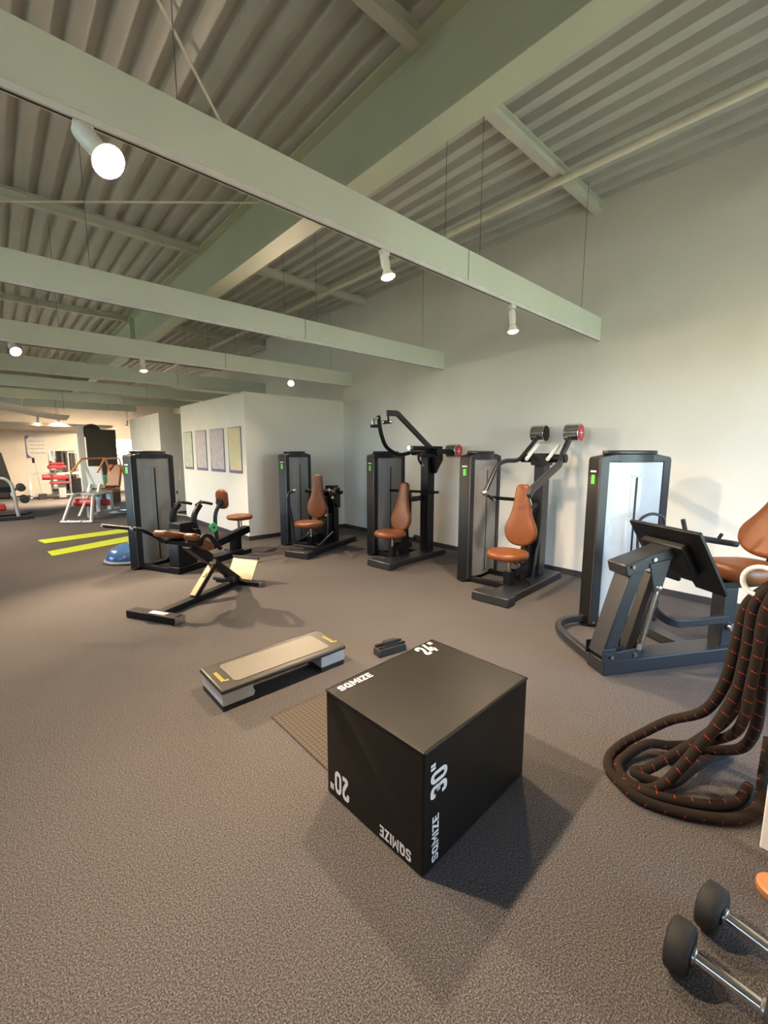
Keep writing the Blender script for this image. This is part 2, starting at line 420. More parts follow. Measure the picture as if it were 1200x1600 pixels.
# ------------------------------------------------------------------ roof steel
GX0, GX1, GZ0 = 2.38, 2.60, 3.76
gc = (GX0+GX1)/2
gd = obj('roof_girder', G().bb(GX0, GX1, YN+.01, YF-.01, GZ0, GZ0+.02), 'girder_paint')
gd.name = 'bottom_flange'
ge = empty('roof_girder', (0, 0, 0), 0, 'deep pale green steel girder running lengthwise under the roof', 'girder')
gd.parent = ge
obj('web', G().bb(gc-.008, gc+.008, YN+.01, YF-.01, GZ0+.02, ZD-.022), 'girder_paint', ge)
obj('top_flange', G().bb(GX0, GX1, YN+.01, YF-.01, ZD-.022, ZD-.002), 'girder_paint', ge)
PUR = [(-1.87, 'nearest cross purlin, behind the camera'), (2.32, 'pale cross purlin above the nearest hanging beam'), (6.5, 'pale cross purlin above the third hanging beam'), (10.67, 'pale cross purlin where the right wall steps back'), (14.84, 'warm-lit cross purlin far down the roof')]
for y in (10.67,):
    st = G().bb(gc+.008, GX1-.01, y-.006, y+.006, GZ0+.02, ZD-.022).bb(GX0+.01, gc-.008, y-.006, y+.006, GZ0+.02, ZD-.022)
    obj('stiffener', st, 'girder_paint', ge)
for y, lab in PUR[1:]:
    for sd, (xa, xb) in (('left', (XL, GX0)), ('right', (GX1, XR if y < 10.6 else XR2))):
        e_ = empty('roof_purlin', (0, y, 0), 0, lab + (', between girder and right wall' if sd == 'right' else ', on the left of the girder'), 'purlin', 'roof purlins')
        obj('flange', G().bb(xa, xb, -.045, .045, ZD-.115, ZD-.105), 'purlin_paint', e_)
        obj('web', G().bb(xa, xb, -.004, .004, ZD-.105, ZD-.012), 'purlin_paint', e_)
        obj('flange', G().bb(xa, xb, -.045, .045, ZD-.012, ZD-.002), 'purlin_paint', e_)
tag(obj('ceiling_pipe', G().tube([(4.42, YN, 4.235), (4.42, YF, 4.235)], .034, 14), 'pipe_paint'),
    'cream pipe running lengthwise below the right-hand purlins', 'pipe')
tag(obj('brace_rod', G().cyl((.3, 2.40, 4.27), (2.38, 4.62, 4.27), .011, n=8), 'pipe_paint'), 'thin diagonal brace rod crossing above the nearest hanging beam', 'rod', 'roof brace rods')
tag(obj('brace_rod', G().cyl((2.38, 4.66, 4.24), (-1.6, 8.2, 4.24), .011, n=8), 'pipe_paint'), 'thin brace rod meeting the girder beyond the nearest hanging beam', 'rod', 'roof brace rods')

# hanging beams
BY = [2.20, 4.56, 6.92, 9.28, 11.64, 14.02, 16.40]
BN = ['nearest', 'second', 'third', 'fourth', 'fifth', 'sixth', 'seventh']
for i, y in enumerate(BY):
    xe = XR if i < 3 else (XR2-.1 if i < 6 else 3.7)
    if i == 3: xe = 4.75
    lab = '%s of the suspended pale green beams%s' % (BN[i], ', with a light track along its lower edge' if i == 0 else (', ending at the right wall' if i < 3 else ', counted from the camera'))
    e_ = empty('hanging_beam', (0, y, 0), 0, lab, 'beam', 'suspended ceiling beams')
    z0, z1 = 2.895, 3.118; j = 2.87
    obj('beam_board', G().bb(XL, j-.004, 0, .06, z0, z1), 'beam_paint', e_, .003)
    if xe > 3.5: obj('beam_board', G().bb(j+.004, xe-.002, 0, .06, z0, z1), 'beam_paint', e_, .003)
    if xe > 3.5: obj('joint_strip', G().bb(j-.006, j+.006, .004, .05, z0+.004, z1-.004), 'wire_steel', e_)
    if i < 4:
        obj('light_track', G().bb(XL, xe-.004, -.004, .030, z0-.034, z0-.001).bb(XL, xe-.004, -.010, .036, z0-.006, z0), 'white_plastic', e_, .002)
        obj('track_slot', G().bb(XL, xe-.01, .008, .018, z0-.0355, z0-.030), 'slot_black', e_)
    if i < 6:
        for wx in (-1.2, .76, 2.62, 3.05, 4.92):
            if wx < xe: obj('hanger_wire', G().cyl((wx, .03, z1-.01), (wx, .03, ZD), .0024, n=6), 'wire_steel', e_)

# ------------------------------------------------------------------ spotlights
def spot(loc, target, label, power=1.0, ang=118, stem=.05, hl=1.0, hr=1.0):
    """loc: underside of the track; head aims at target; hl/hr scale head length and radius"""
    e_ = empty('track_spotlight', loc, 0, label, 'spotlight', 'track spotlights')
    obj('adapter', G().bb(-.035, .035, -.016, .016, -.028, 0), 'white_plastic', e_, .004)
    obj('stem', G().cyl((0, 0, -.02), (0, 0, -stem), .010, n=10), 'white_plastic', e_)
    d = (Vector(target)-Vector(loc)-Vector((0, 0, -stem))).normalized()
    q = d.to_track_quat('-Z', 'Y').to_matrix().to_4x4(); q.translation = (0, 0, -stem)
    def L(pr): return [(r_*hr, z_*hl) for r_, z_ in pr]
    obj('lamp_holder', G().lathe(L([(.012, .03), (.026, .022), (.028, 0), (.028, -.085), (.022, -.10)]), 18, q), 'white_plastic', e_)
    obj('reflector_neck', G().lathe(L([(.022, -.098), (.024, -.115), (.040, -.150), (.0465, -.166), (.0475, -.172)]), 22, q), 'pipe_paint', e_)
    obj('bulb_face', G().lathe(L([(.045, -.168), (.046, -.173), (.036, -.183), (.018, -.190), (.004, -.192)]), 22, q), 'bulb_glow', e_)
    ld = bpy.data.lights.new('spot_light', 'SPOT'); ld.energy = LAMP_W*power; ld.color = (1.0, .75, .50)
    ld.spot_size = R(ang); ld.spot_blend = .75; ld.shadow_soft_size = .045
    lo = bpy.data.objects.new('spot_light', ld); C.objects.link(lo); lo.parent = e_
    lo.matrix_local = q @ Matrix.Translation((0, 0, -.21*hl))
    return e_
TZ = 2.895-.0355
B1, B3, B6, B7 = 2.2+.013, 6.92+.013, 14.02+.013, 16.40+.013
spot((.385, B1, TZ), (.385+.066, B1-.115, TZ-.035-.14), 'large glaring spotlight nearest the camera, hanging at upper left', 0.88, 158, .035, 1.0, 1.35)
spot((2.0, B1, TZ), (2.35, 1.7, 0), 'white spotlight in the middle of the nearest beam track', .5, 130, .04, .72)
spot((3.53, B1, TZ), (3.65, 2.0, 0), 'white spotlight nearest the right wall on the nearest beam track', .45, 130, .07, .9)
spot((.28, B3, TZ), (1.5, 3.7, .1), 'glowing spotlight on the third beam at the left edge', 2.3, 92, .04, .7, 1.2)
spot((1.68, B3, TZ), (1.8, 6.4, 0), 'spotlight on the third beam above the dark weight tower', .7, 120, .04, .7)
spot((4.04, B3, TZ), (3.6, 6.2, 2.3), 'round glowing spotlight above the partition corner', .6, 150, .04, .6, 1.1)
spot((.66, B6, 2.895), (.6, 13.0, 0), 'glowing far spotlight above the left poster, highest of the cluster', 1.8, 130, .14)
spot((1.08, B7, 2.895), (1.0, 17.5, 0), 'small faint far spotlight just left of the lamp above the red machine', .6, 120, .30)
spot((1.576, B7, 2.895), (1.6, 18.0, .3), 'glowing far spotlight above the red padded machine', 2.6, 140, .26)
spot((3.40, B7, 2.895), (3.2, 18.2, .5), 'glowing far spotlight above the bright window', 2.2, 140, .32)

# added spotlights, unseen to the left, to brighten the dark mid-left floor
spot((-1.0, 4.56+.013, TZ), (-.4, 4.4, 0), 'added white spotlight on the second beam track, out of view to the left', .25, 140, .04, .8)
spot((-.9, 9.28+.013, TZ), (.6, 9.2, 0), 'added white spotlight on the fourth beam track, out of view to the left', .8, 140, .04, .8)
spot((-1.2, 11.64+.013, 2.895), (.6, 12.0, 0), 'added white spotlight under the fifth beam, out of view to the left', 1.1, 140, .06, .8)

# ------------------------------------------------------------------ weight machines
def tower(e_, tx, ty, W=.70, D=.15, panel='silver_panel_dim', word=True):
    """weight stack cabinet: front panel faces -y, black side faces -x"""
    h0 = 1.505
    out = [(tx, .0), (tx+W, .0), (tx+W, h0), (tx+W-.012, 1.53), (tx+W*.80, 1.553), (tx+W*.20, 1.553), (tx+.012, 1.53), (tx, h0)]
    body = obj('cabinet', G().ext(out, ty+.012, ty+D, 'xz'), 'black_paint', e_, .006)
    fr = 'graphite_paint'
    g = G().ext([(tx, .03), (tx+.085, .03), (tx+.085, 1.49), (tx+W-.075, 1.49), (tx+W-.075, .03), (tx+W, .03), (tx+W, h0), (tx+W-.012, 1.53), (tx+W*.80, 1.553), (tx+W*.20, 1.553), (tx+.012, 1.53), (tx, h0)], ty-.012, ty+.014, 'xz')
    obj('front_frame', g, fr, e_, .004)
    # rounded cap bulging over the top
    cx = tx+W*.5; cy = ty+D/2
    capo = [(cx+.27*math.copysign(abs(math.cos(t_))**.8, math.cos(t_)), cy+(D/2+.022)*math.sin(t_)) for t_ in [2*math.pi*k/40 for k in range(40)]]
    cp = obj('top_cap', G().ext(capo, 1.552, 1.588, 'xy'), fr, e_, .010, 3)
    arc = [(cx-.17+.34*k/14, ty-.012-.026*math.sin(math.pi*k/14)) for k in range(15)]
    obj('cap_front', G().ext(arc+[(cx+.17, ty+.02), (cx-.17, ty+.02)], 1.484, 1.554, 'xy'), fr, cp, .003)
    # panel with a raised centre band
    x0, x1 = tx+.087, tx+W-.077; xm = tx+W*.50
    sec = [(x0, ty+.010), (x0, ty-.004), (xm-.13, ty-.004), (xm-.085, ty-.022), (xm+.085, ty-.022), (xm+.13, ty-.004), (x1, ty-.004), (x1, ty+.010)]
    pn = obj('panel', G().ext(sec, .045, 1.485, 'xy'), panel, e_, .002)
    obj('slot_bezel', G().bb(xm-.055, xm-.012, ty-.028, ty-.02, .1, 1.37).bb(xm+.012, xm+.055, ty-.028, ty-.02, .1, 1.37).bb(xm-.055, xm+.055, ty-.028, ty-.02, 1.355, 1.385), panel, pn, .003)
    obj('slot', G().bb(xm-.011, xm+.011, ty-.0245, ty-.0215, .1, 1.352), 'slot_black', pn)
    if word:
        M_ = basis((x0+.095, ty-.005, .72), (0, 0, 1), (-1, 0, 0))
        fit_text('SCHNELL', (x0+.098, ty-.0045, .75), (0, 0, 1), (-1, 0, 0), .57, .072, panel, pn, .0035)
    # green number sticker and name strip on the side (faces -x)
    obj('sticker', G().bb(tx-.0022, tx+.001, ty+.055, ty+.098, 1.295, 1.375), 'green_sticker', e_)
    obj('name_strip', G().bb(tx-.0022, tx+.001, ty+.045, ty+.112, 1.398, 1.413), 'white_print', e_)
    # bolted feet
    obj('floor_bracket', G().bb(tx-.03, tx+.05, ty+.03, ty+.1, .0, .02).bb(tx+W-.05, tx+W+.03, ty+.03, ty+.1, 0, .02), 'black_paint', e_, .003)
    obj('bolt', G().cyl((tx+.03, ty-.02, .05), (tx+.03, ty-.01, .05), .013, n=10), 'chrome', e_)
PEAR = [(0, -.360), (.075, -.352), (.135, -.322), (.180, -.265), (.198, -.195), (.188, -.125), (.150, -.040), (.118, .060), (.100, .170), (.088, .270), (.078, .325), (.052, .355), (0, .362)]
def pear(sw=1.0, sh=1.0):
    right = [(a*sw, b*sh) for a, b in PEAR]; left = [(-a, b) for a, b in right[1:-1]][::-1]
    pts = right+left
    return [(p.x, p.y) for p in cr_spline([(a, b, 0) for a, b in pts], 3, True)]
def seat_pad(e_, c, a=.22, b=.225, T=.085, name='seat', tilt=0):
    M_ = Matrix.Translation(c) @ Matrix.Rotation(R(tilt), 4, 'Y')
    return obj(name, G().pad(oval(a, b, 32, .85), T, .038, M_, .006), 'leather', e_)
def back_pad(e_, c, lean=6, sw=1.0, sh=1.0, T=.075, yaw=0):
    # local pad x -> +y(machine) reversed, pad y -> up, normal -> -x
    M_ = Matrix.Translation(c) @ Matrix.Rotation(R(yaw), 4, 'Z') @ Matrix.Rotation(R(lean), 4, 'Y') @ basis((0, 0, 0), (0, -1, 0), (0, 0, 1))
    return obj('backrest', G().pad(pear(sw, sh), T, .034, M_, .008), 'leather', e_)
def base_T(e_, L=1.45, ylo=.04, yhi=.30, tw=(.50, 1.18), ty=.79):
    obj('foot_bar', G().bb(0, .16, 0, .43, 0, .10), 'graphite_paint', e_, .012)
    obj('base_beam', G().bb(.155, L, ylo, yhi, .0, .085), 'graphite_paint', e_, .008)
    g = G().bb(tw[0]+.02, tw[0]+.08, yhi-.01, ty+.02, .02, .07).bb(tw[1]-.2, tw[1]-.14, yhi-.01, ty+.02, .02, .07)
    obj('cross_tube', G().bb(tw[0]+.02, tw[0]+.08, yhi-.005, ty+.011, .02, .07), 'black_paint', e_, .005)
    obj('cross_tube', G().bb(tw[1]-.2, tw[1]-.14, yhi-.005, ty+.011, .02, .07), 'black_paint', e_, .005)
def seat_unit(e_, sx, sy, sz, a=.22, b=.225):
    seat_pad(e_, (sx, sy, sz-.045), a, b)
    obj('seat_post', G().cyl((sx+.05, sy, .085), (sx+.05, sy, sz-.08), .024, n=14), 'chrome', e_)
    obj('seat_sleeve', G().bb(sx, sx+.10, sy-.045, sy+.045, .085, .24), 'black_paint', e_, .006)
    obj('seat_plate', G().bb(sx-.11, sx+.13, sy-.07, sy+.07, sz-.105, sz-.088), 'black_paint', e_, .003)
    obj('seat_arm', G().bb(sx+.09, sx+.42, sy-.055, sy+.055, .17, .26), 'black_paint', e_, .006)
    obj('seat_bracket', G().bb(sx+.22, sx+.34, sy-.05, sy+.05, .085, .18), 'black_paint', e_, .004)
    obj('adjust_lever', G().tube(fillet([(sx+.0, sy-.05, sz-.11), (sx-.02, sy-.12, sz-.14), (sx-.03, sy-.16, sz-.13)], .03), .007, 8), 'chrome', e_)
def counterweight(e_, c, r=.085, L=.15, red=-1):
    x, y, z = c
    o = obj('counterweight', G().cyl((x, y-L/2, z), (x, y+L/2, z), r, n=32), 'chrome', e_, .006)
    ys = y+red*(L/2+.001)
    obj('end_disc', G().cyl((x, ys, z), (x, ys+red*.003, z), r*.86, n=28), 'red_print', o)
    g = G().bb(x-.045, x+.045, ys+red*.001, ys+red*.005, z-.006, z+.006).bb(x-.006, x+.006, ys+red*.001, ys+red*.005, z-.045, z+.045)
    obj('cross_mark', g, 'white_print', o)
    o2 = obj('inner_face', G().cyl((x, y-red*(L/2+.001), z), (x, y-red*(L/2+.004), z), r*.9, n=28), 'black_paint', o)

# --- machine 4: front pull-down / chest press with two counterweights
m4 = empty('chest_press_machine', (3.72, 2.25, 0), 4, 'press machine with two chrome counterweights and brown leather seat, second from the right', 'gym machine', 'weight machines along the right wall')
tower(m4, .49, .80)
base_T(m4)
seat_unit(m4, .47, .27, .485, .21, .225)
back_pad(m4, (.80, .285, .845), 3)
obj('column', G().bb(1.08, 1.25, .17, .29, .085, 1.46), 'graphite_paint', m4, .006)
obj('column_gusset', G().ext([(.84, .085), (1.08, .085), (1.08, .62), (.90, .44)], .25, .33, 'xz'), 'black_paint', m4, .004)
obj('back_bracket', G().bb(.83, 1.09, .20, .26, .92, .98).bb(.835, .86, .19, .27, .7, 1.05), 'black_paint', m4, .004)
obj('front_strut', G().bar((.82, .13, .08), (1.03, .13, .90), .035, .02, (0, 1, 0)), 'graphite_paint', m4, .003)
obj('support_tube', G().cyl((1.0, .28, 1.0), (1.0, .81, 1.0), .022, n=14), 'black_paint', m4)
obj('pivot_head', G().cyl((1.14, -.06, 1.50), (1.14, .48, 1.50), .05, n=20).bb(1.05, 1.24, .14, .32, 1.42, 1.56), 'black_paint', m4)
obj('press_arm', G().sweep(fillet([(1.40, .0, 1.77), (1.10, -.02, 1.53), (1.02, -.04, 1.44), (.28, -.07, 1.205), (.21, -.07, 1.13)], .06), .075, .04, (0, 1, 0)), 'graphite_paint', m4, .006)
obj('press_arm', G().tube(fillet([(1.50, .44, 1.78), (1.30, .44, 1.66), (1.02, .46, 1.47), (.80, .52, 1.475), (.66, .54, 1.43), (.42, .55, 1.12)], .09), .026, 12), 'graphite_paint', m4)
obj('grip', G().cyl((.31, -.06, 1.17), (.31, -.06, 1.01), .016, n=14), 'black_rubber', m4)
obj('grip_bracket', G().bar((.22, -.065, 1.14), (.33, -.06, 1.175), .02, .02).bar((.22, -.065, 1.12), (.32, -.06, 1.01), .018, .018), 'chrome', m4, .003)
obj('grip', G().cyl((.44, .55, 1.10), (.56, .52, 1.03), .017, n=14), 'black_rubber', m4)
obj('grip_cap', G().cyl((.545, .524, 1.039), (.575, .516, 1.021), .019, n=14).ell((.42, .55, 1.115), (.038, .038, .038)), 'steel_brushed', m4)
counterweight(m4, (1.42, -.02, 1.80), .108, .17)
counterweight(m4, (1.56, .46, 1.81), .108, .17, 1)
obj('damper', G().cyl((.95, .33, 1.49), (1.22, .32, 1.66), .022, n=14), 'white_plastic', m4)
obj('damper', G().cyl((1.0, .10, 1.49), (1.28, .09, 1.65), .022, n=14), 'white_plastic', m4)

# --- machine 3: pull-down
m3 = empty('lat_pulldown_machine', (3.78, 4.07, 0), 4, 'pull-down machine with raised arms and one red-capped counterweight, third from the right', 'gym machine', 'weight machines along the right wall')
tower(m3, .46, .765)
base_T(m3, 1.32)
seat_unit(m3, .34, .31, .465, .21, .22)
back_pad(m3, (.64, .345, .78), 9, .95)
obj('column', G().bb(.96, 1.12, .13, .27, .085, 1.50), 'black_paint', m3, .006)
obj('back_bracket', G().bb(.68, .98, .20, .26, .86, .93).bb(.675, .70, .22, .44, .62, 1.0), 'black_paint', m3, .004)
obj('support_tube', G().cyl((1.05, .0, .985), (.78, .80, .985), .02, n=14), 'black_paint', m3)
obj('seat_gusset', G().ext([(.50, .085), (.74, .085), (.70, .50), (.60, .44)], .28, .38, 'xz'), 'black_paint', m3, .004)
obj('tilt_knob', G().cyl((.74, .19, .33), (.74, .12, .33), .038, n=16), 'black_rubber', m3)
obj('pivot_head', G().ext([(.74, 1.50), (1.02, 1.50), (1.06, 1.26), (1.22, 1.46), (1.20, 1.66), (.86, 1.66)], .05, .13, 'xz').cyl((.97, -.06, 1.58), (.97, .44, 1.58), .055, n=20), 'black_paint', m3, .006)
obj('pull_arm', G().sweep(fillet([(.98, .06, 1.60), (.82, .06, 1.69), (.20, .06, 2.075), (.0, .06, 2.065)], .04), .075, .03, (0, 1, 0)), 'graphite_paint', m3, .006)
obj('pull_arm', G().tube(fillet([(.80, .36, 1.56), (.62, .36, 1.53), (.46, .36, 1.56), (.29, .36, 1.65), (.20, .36, 1.83), (.155, .36, 2.06)], .08), .028, 12), 'black_paint', m3)
obj('hanger', G().cyl((.03, .06, 2.05), (.03, .06, 1.97), .014, n=10), 'black_paint', m3)
obj('grip', G().cyl((.03, .0, 1.955), (.03, .13, 1.955), .024, n=14), 'black_rubber', m3)
obj('grip_cap', G().cyl((.03, -.012, 1.955), (.03, .012, 1.955), .028, n=14).cyl((.03, .115, 1.955), (.03, .14, 1.955), .028, n=14), 'chrome', m3)
obj('grip_bracket', G().bar((.155, .36, 2.04), (.05, .36, 1.99), .03, .03).bar((.05, .36, 2.0), (.05, .36, 1.91), .03, .03), 'chrome', m3, .004)
obj('grip', G().cyl((.02, .36, 1.915), (.18, .36, 1.925), .022, n=14), 'black_rubber', m3)
obj('handle_stub', G().tube(fillet([(.60, .02, 1.55), (.60, .02, 1.47), (.66, .0, 1.39)], .04), .017, 10), 'black_paint', m3)
obj('handle_cap', G().cyl((.645, .005, 1.41), (.675, -.005, 1.375), .022, n=12).cyl((.44, .06, 1.63), (.50, .06, 1.63), .03, n=14), 'steel_brushed', m3)
obj('link_rod', G().cyl((.46, .06, 1.63), (.95, .06, 1.63), .03, n=12).cyl((.55, .0, 1.54), (.95, .0, 1.54), .014, n=10), 'black_paint', m3)
obj('counterweight_arm', G().bar((.95, -.01, 1.58), (1.34, -.02, 1.585), .04, .07), 'black_paint', m3, .005)
counterweight(m3, (1.40, -.01, 1.59), .105, .18)

# --- machine 2: seated press with low levers
m2 = empty('seated_press_machine', (3.30, 5.33, 0), 22, 'low-armed press machine with brown leather seat in front of the partition wall', 'gym machine', 'weight machines along the right wall')
tower(m2, .655, .88)
base_T(m2, 1.56, .06, .28, (.655, 1.35), .88)
seat_unit(m2, .47, .30, .485, .21, .23)
back_pad(m2, (.80, .355, .85), 3, .98)
obj('column', G().bb(.97, 1.12, .15, .32, .085, 1.02), 'black_paint', m2, .006)
obj('column_gusset', G().ext([(.72, .085), (.97, .085), (.97, .62), (.78, .50)], .18, .36, 'xz'), 'black_paint', m2, .004)
obj('back_bracket', G().bb(.83, .98, .24, .30, .86, .92), 'black_paint', m2, .004)
obj('pivot_head', G().cyl((.96, -.02, .92), (.96, .70, .92), .032, n=18), 'black_paint', m2)
obj('lever_block', G().ext([(.80, .86), (.86, .72), (.99, .66), (.99, 1.0), (.86, .98)], .03, .10, 'xz'), 'black_paint', m2, .008)
obj('press_arm', G().tube(fillet([(.96, .03, .90), (.80, .03, .88), (.66, .04, .97)], .05), .024, 12), 'black_paint', m2)
obj('grip', G().cyl((.66, .04, .99), (.70, .0, .86), .02, n=12), 'black_rubber', m2)
obj('grip_cap', G().cyl((.655, .045, 1.0), (.665, .035, .965), .026, n=12).cyl((.69, .01, .875), (.705, -.005, .845), .026, n=12), 'chrome', m2)
obj('press_arm', G().tube(fillet([(.35, .50, .15), (.30, .50, .55), (.20, .50, .88), (.26, .50, .95)], .05), .02, 12), 'graphite_paint', m2)
obj('grip', G().cyl((.22, .50, .945), (.34, .47, .975), .02, n=12), 'black_rubber', m2)
obj('grip_cap', G().ell((.34, .47, .98), (.035, .035, .035)), 'chrome', m2)
obj('foot_lever', G().tube(fillet([(.68, .08, .70), (.62, .05, .25), (.45, .05, .13), (.25, .05, .12)], .12), .013, 10), 'graphite_paint', m2)
obj('foot_bar_rod', G().cyl((.25, .02, .13), (.72, .02, .30), .011, n=10).cyl((.25, .45, .13), (.72, .42, .30), .011, n=10), 'chrome', m2)
obj('foot_roller', G().cyl((.24, .03, .135), (.24, .42, .135), .018, n=12), 'black_rubber', m2)

# --- machine 5: leg press
m5 = empty('leg_press_machine', (3.06, 1.07, 0), -30, 'leg press with black foot plate and bright silver weight cabinet, rightmost machine', 'gym machine', 'weight machines along the right wall')
tower(m5, .475, .775, .715, .15, 'silver_panel_lit')
obj('base_beam', G().bb(0, 2.0, 0, .18, 0, .105), 'graphite_paint', m5, .006)
obj('loop_tube', G().sweep(fillet([(.03, .17, .06), (.07, .55, .06), (.13, .76, .06), (.30, .86, .06), (.50, .86, .06)], .10), .05, .06), 'graphite_paint', m5, .008)
obj('cross_tube', G().bb(.82, .92, .17, .79, .02, .09), 'graphite_paint', m5, .005)
obj('base_bracket', G().ext([(-.02, .10), (.30, .10), (.33, .16), (.28, .19), (.10, .17), (.08, .20), (-.02, .20)], -.002, .008, 'xz').ext([(-.02, .10), (.30, .10), (.33, .16), (.28, .19), (.10, .17), (.08, .20), (-.02, .20)], .172, .182, 'xz'), 'graphite_paint', m5, .003)
obj('swing_column', G().bar((.035, .09, .12), (.235, .09, .77), .15, .10, (1, 0, 0)), 'graphite_paint', m5, .01)
obj('swing_column', G().bar((.27, .09, .13), (.44, .09, .70), .13, .07, (1, 0, 0)), 'graphite_paint', m5, .01)
hb = G().bar((.12, .09, .755), (.62, .09, .905), .18, .085)
obj('head_bracket', hb, 'graphite_paint', m5, .008)
obj('head_gusset', G().ext([(.30, .80), (.47, .83), (.41, .60), (.38, .56), (.35, .60)], -.012, .0, 'xz'), 'graphite_paint', m5, .003)
for bx, bz in ((.17, .785), (.34, .83)): obj('bolt', G().cyl((bx, -.002, bz), (bx, -.012, bz), .014, n=12), 'chrome', m5)
for bx in (.05, .24): obj('bolt', G().cyl((bx, -.003, .14), (bx, -.014, .14), .014, n=12), 'chrome', m5)
pd = (Vector((.76, 0, .60))-Vector((.48, 0, 1.045))); pl = pd.length; pdn = pd.normalized()
Mp = basis((.62, .10, .8225), (0, 1, 0), tuple(-pdn))
out = [(-.30, pl/2), (-.30, -pl/2), (-.07, -pl/2), (-.06, -pl/2+.05), (.06, -pl/2+.05), (.07, -pl/2), (.30, -pl/2), (.30, pl/2)]
g = G(); n_ = len(out)
vs = [(a, b_, -.014) for a, b_ in out]+[(a, b_, .014) for a, b_ in out]
g.add(vs, [tuple(range(n_))[::-1], tuple(range(n_, 2*n_))]+[(i, (i+1) % n_, n_+(i+1) % n_, n_+i) for i in range(n_)], Mp)
fp = obj('foot_plate', g, 'black_paint', m5, .006)
g = G().box((0, .05, -.045), (.30, .24, .065), Mp).box((0, .05, .045), (.30, .24, .065), Mp)
nz = (Mp.to_3x3() @ Vector((0, 0, 1)))
sgn = -1 if nz.x > 0 else 1
obj('plate_rib', G().box((0, .03, .045*sgn), (.36, .26, .065), Mp), 'black_paint', fp, .012)
obj('damper', G().cyl((.285, .0, .22), (.375, .0, .585), .024, n=18), 'chrome', m5)
obj('damper_end', G().cyl((.27, .0, .175), (.285, .0, .225), .018, n=12).cyl((.375, .0, .58), (.388, .0, .625), .016, n=12).ell((.388, -.01, .625), (.026, .02, .026)), 'steel_brushed', m5)
obj('seat', G().pad(rrect(.56, .42, .17, 8), .13, .055, Matrix.Translation((1.27, .10, .675)) @ Matrix.Rotation(R(3), 4, 'Y'), .012), 'leather', m5)
back_pad(m5, (1.62, .10, 1.10), 25, 1.35, 1.05, .09)
obj('back_bracket', G().bar((1.50, .10, .62), (1.78, .10, 1.15), .09, .05, (1, 0, 0)), 'black_paint', m5, .006)
obj('seat_rail', G().bb(1.02, 1.62, .05, .15, .55, .605), 'black_paint', m5, .006)
obj('seat_column', G().bb(1.05, 1.17, .045, .155, .10, .56), 'graphite_paint', m5, .008)
obj('lock_knob', G().cyl((1.11, .05, .26), (1.11, .01, .26), .03, n=14), 'steel_brushed', m5)
obj('linkage_tube', G().sweep(fillet([(1.06, .02, .33), (.60, .02, .33), (.53, .08, .36), (.50, .30, .52)], .10), .03, .06), 'graphite_paint', m5, .008)
obj('handle_bar', G().tube(fillet([(1.0, .40, .62), (1.02, .40, .86), (1.10, .40, .88), (1.55, .40, .80)], .05), .026, 12), 'graphite_paint', m5)
obj('handle_grip', G().cyl((1.04, .40, .86), (.98, .40, 1.03), .017, n=12), 'black_rubber', m5)
obj('release_handle', G().tube(fillet([(.78, .62, .70), (.76, .62, 1.0), (.86, .60, 1.06), (.98, .58, 1.03), (.99, .58, .92)], .05), .012, 10), 'graphite_paint', m5)
obj('small_knob', G().cyl((1.36, .40, .86), (1.36, .38, .90), .014, n=10), 'black_rubber', m5)

# --- machine 1: rowing machine at the left
m1 = empty('rowing_machine', (1.62, 5.85, 0), 25, 'seated row machine with round chest pad, dark weight tower at the left', 'gym machine', 'weight machines along the right wall')
tower(m1, -.06, .60, .66)
obj('base_beam', G().bb(-.02, 1.20, -.10, .10, 0, .09), 'black_paint', m1, .008)
obj('cross_tube', G().bb(-.02, .06, .09, .615, .02, .07), 'black_paint', m1, .004)
obj('cross_tube', G().bb(.40, .46, .09, .615, .02, .07), 'black_paint', m1, .004)
obj('pulley_housing', G().ext([(.0, .09), (.30, .09), (.30, .52), (.22, .60), (.06, .60), (.0, .52)], -.09, .09, 'xz'), 'black_paint', m1, .01)
obj('lever_hub', G().cyl((.28, -.14, .50), (.28, .30, .50), .06, n=18).bb(.04, .26, -.1, .1, .58, .66), 'black_paint', m1, .006)
obj('row_arm', G().tube(cr_spline([(.30, .26, .46), (.24, .26, .62), (.26, .26, .76), (.36, .26, .86)], 5), .038, 12), 'black_paint', m1)
obj('row_arm', G().tube(cr_spline([(.40, -.02, .46), (.34, -.02, .62), (.36, -.02, .74), (.46, -.02, .855)], 5), .038, 12), 'black_paint', m1)
for yy, xx in ((.26, .38), (-.02, .48)):
    obj('grip', G().tube(cr_spline([(xx-.07, yy+.03, .85), (xx, yy+.01, .885), (xx+.07, yy-.02, .875), (xx+.15, yy-.05, .85)], 4), .02, 12), 'black_rubber', m1)
    obj('grip_cap', G().cyl((xx-.01, yy, .885), (xx+.01, yy-.0, .905), .022, n=12), 'chrome', m1)
obj('chest_post', G().tube(cr_spline([(.86, .10, .30), (.84, .10, .5), (.86, .10, .68), (.94, .10, .80)], 5), .028, 12), 'graphite_paint', m1)
Mc = Matrix.Translation((1.0, .10, .875)) @ Matrix.Rotation(R(-4), 4, 'Y') @ basis((0, 0, 0), (0, -1, 0), (0, 0, 1))
obj('chest_pad', G().pad(rrect(.21, .30, .085, 6), .07, .03, Mc, .006), 'leather', m1)
obj('pad_mount', G().cyl((.93, .10, .83), (.972, .10, .83), .06, n=18), 'black_rubber', m1)
seat_pad(m1, (1.36, .10, .555), .19, .19, .075)
obj('seat_post', G().cyl((1.33, .10, .36), (1.33, .10, .52), .02, n=12).cyl((1.39, .10, .36), (1.39, .10, .52), .010, n=10), 'chrome', m1)
obj('seat_beam', G().bar((.72, .10, .22), (1.52, .10, .34), .12, .11), 'black_paint', m1, .008)
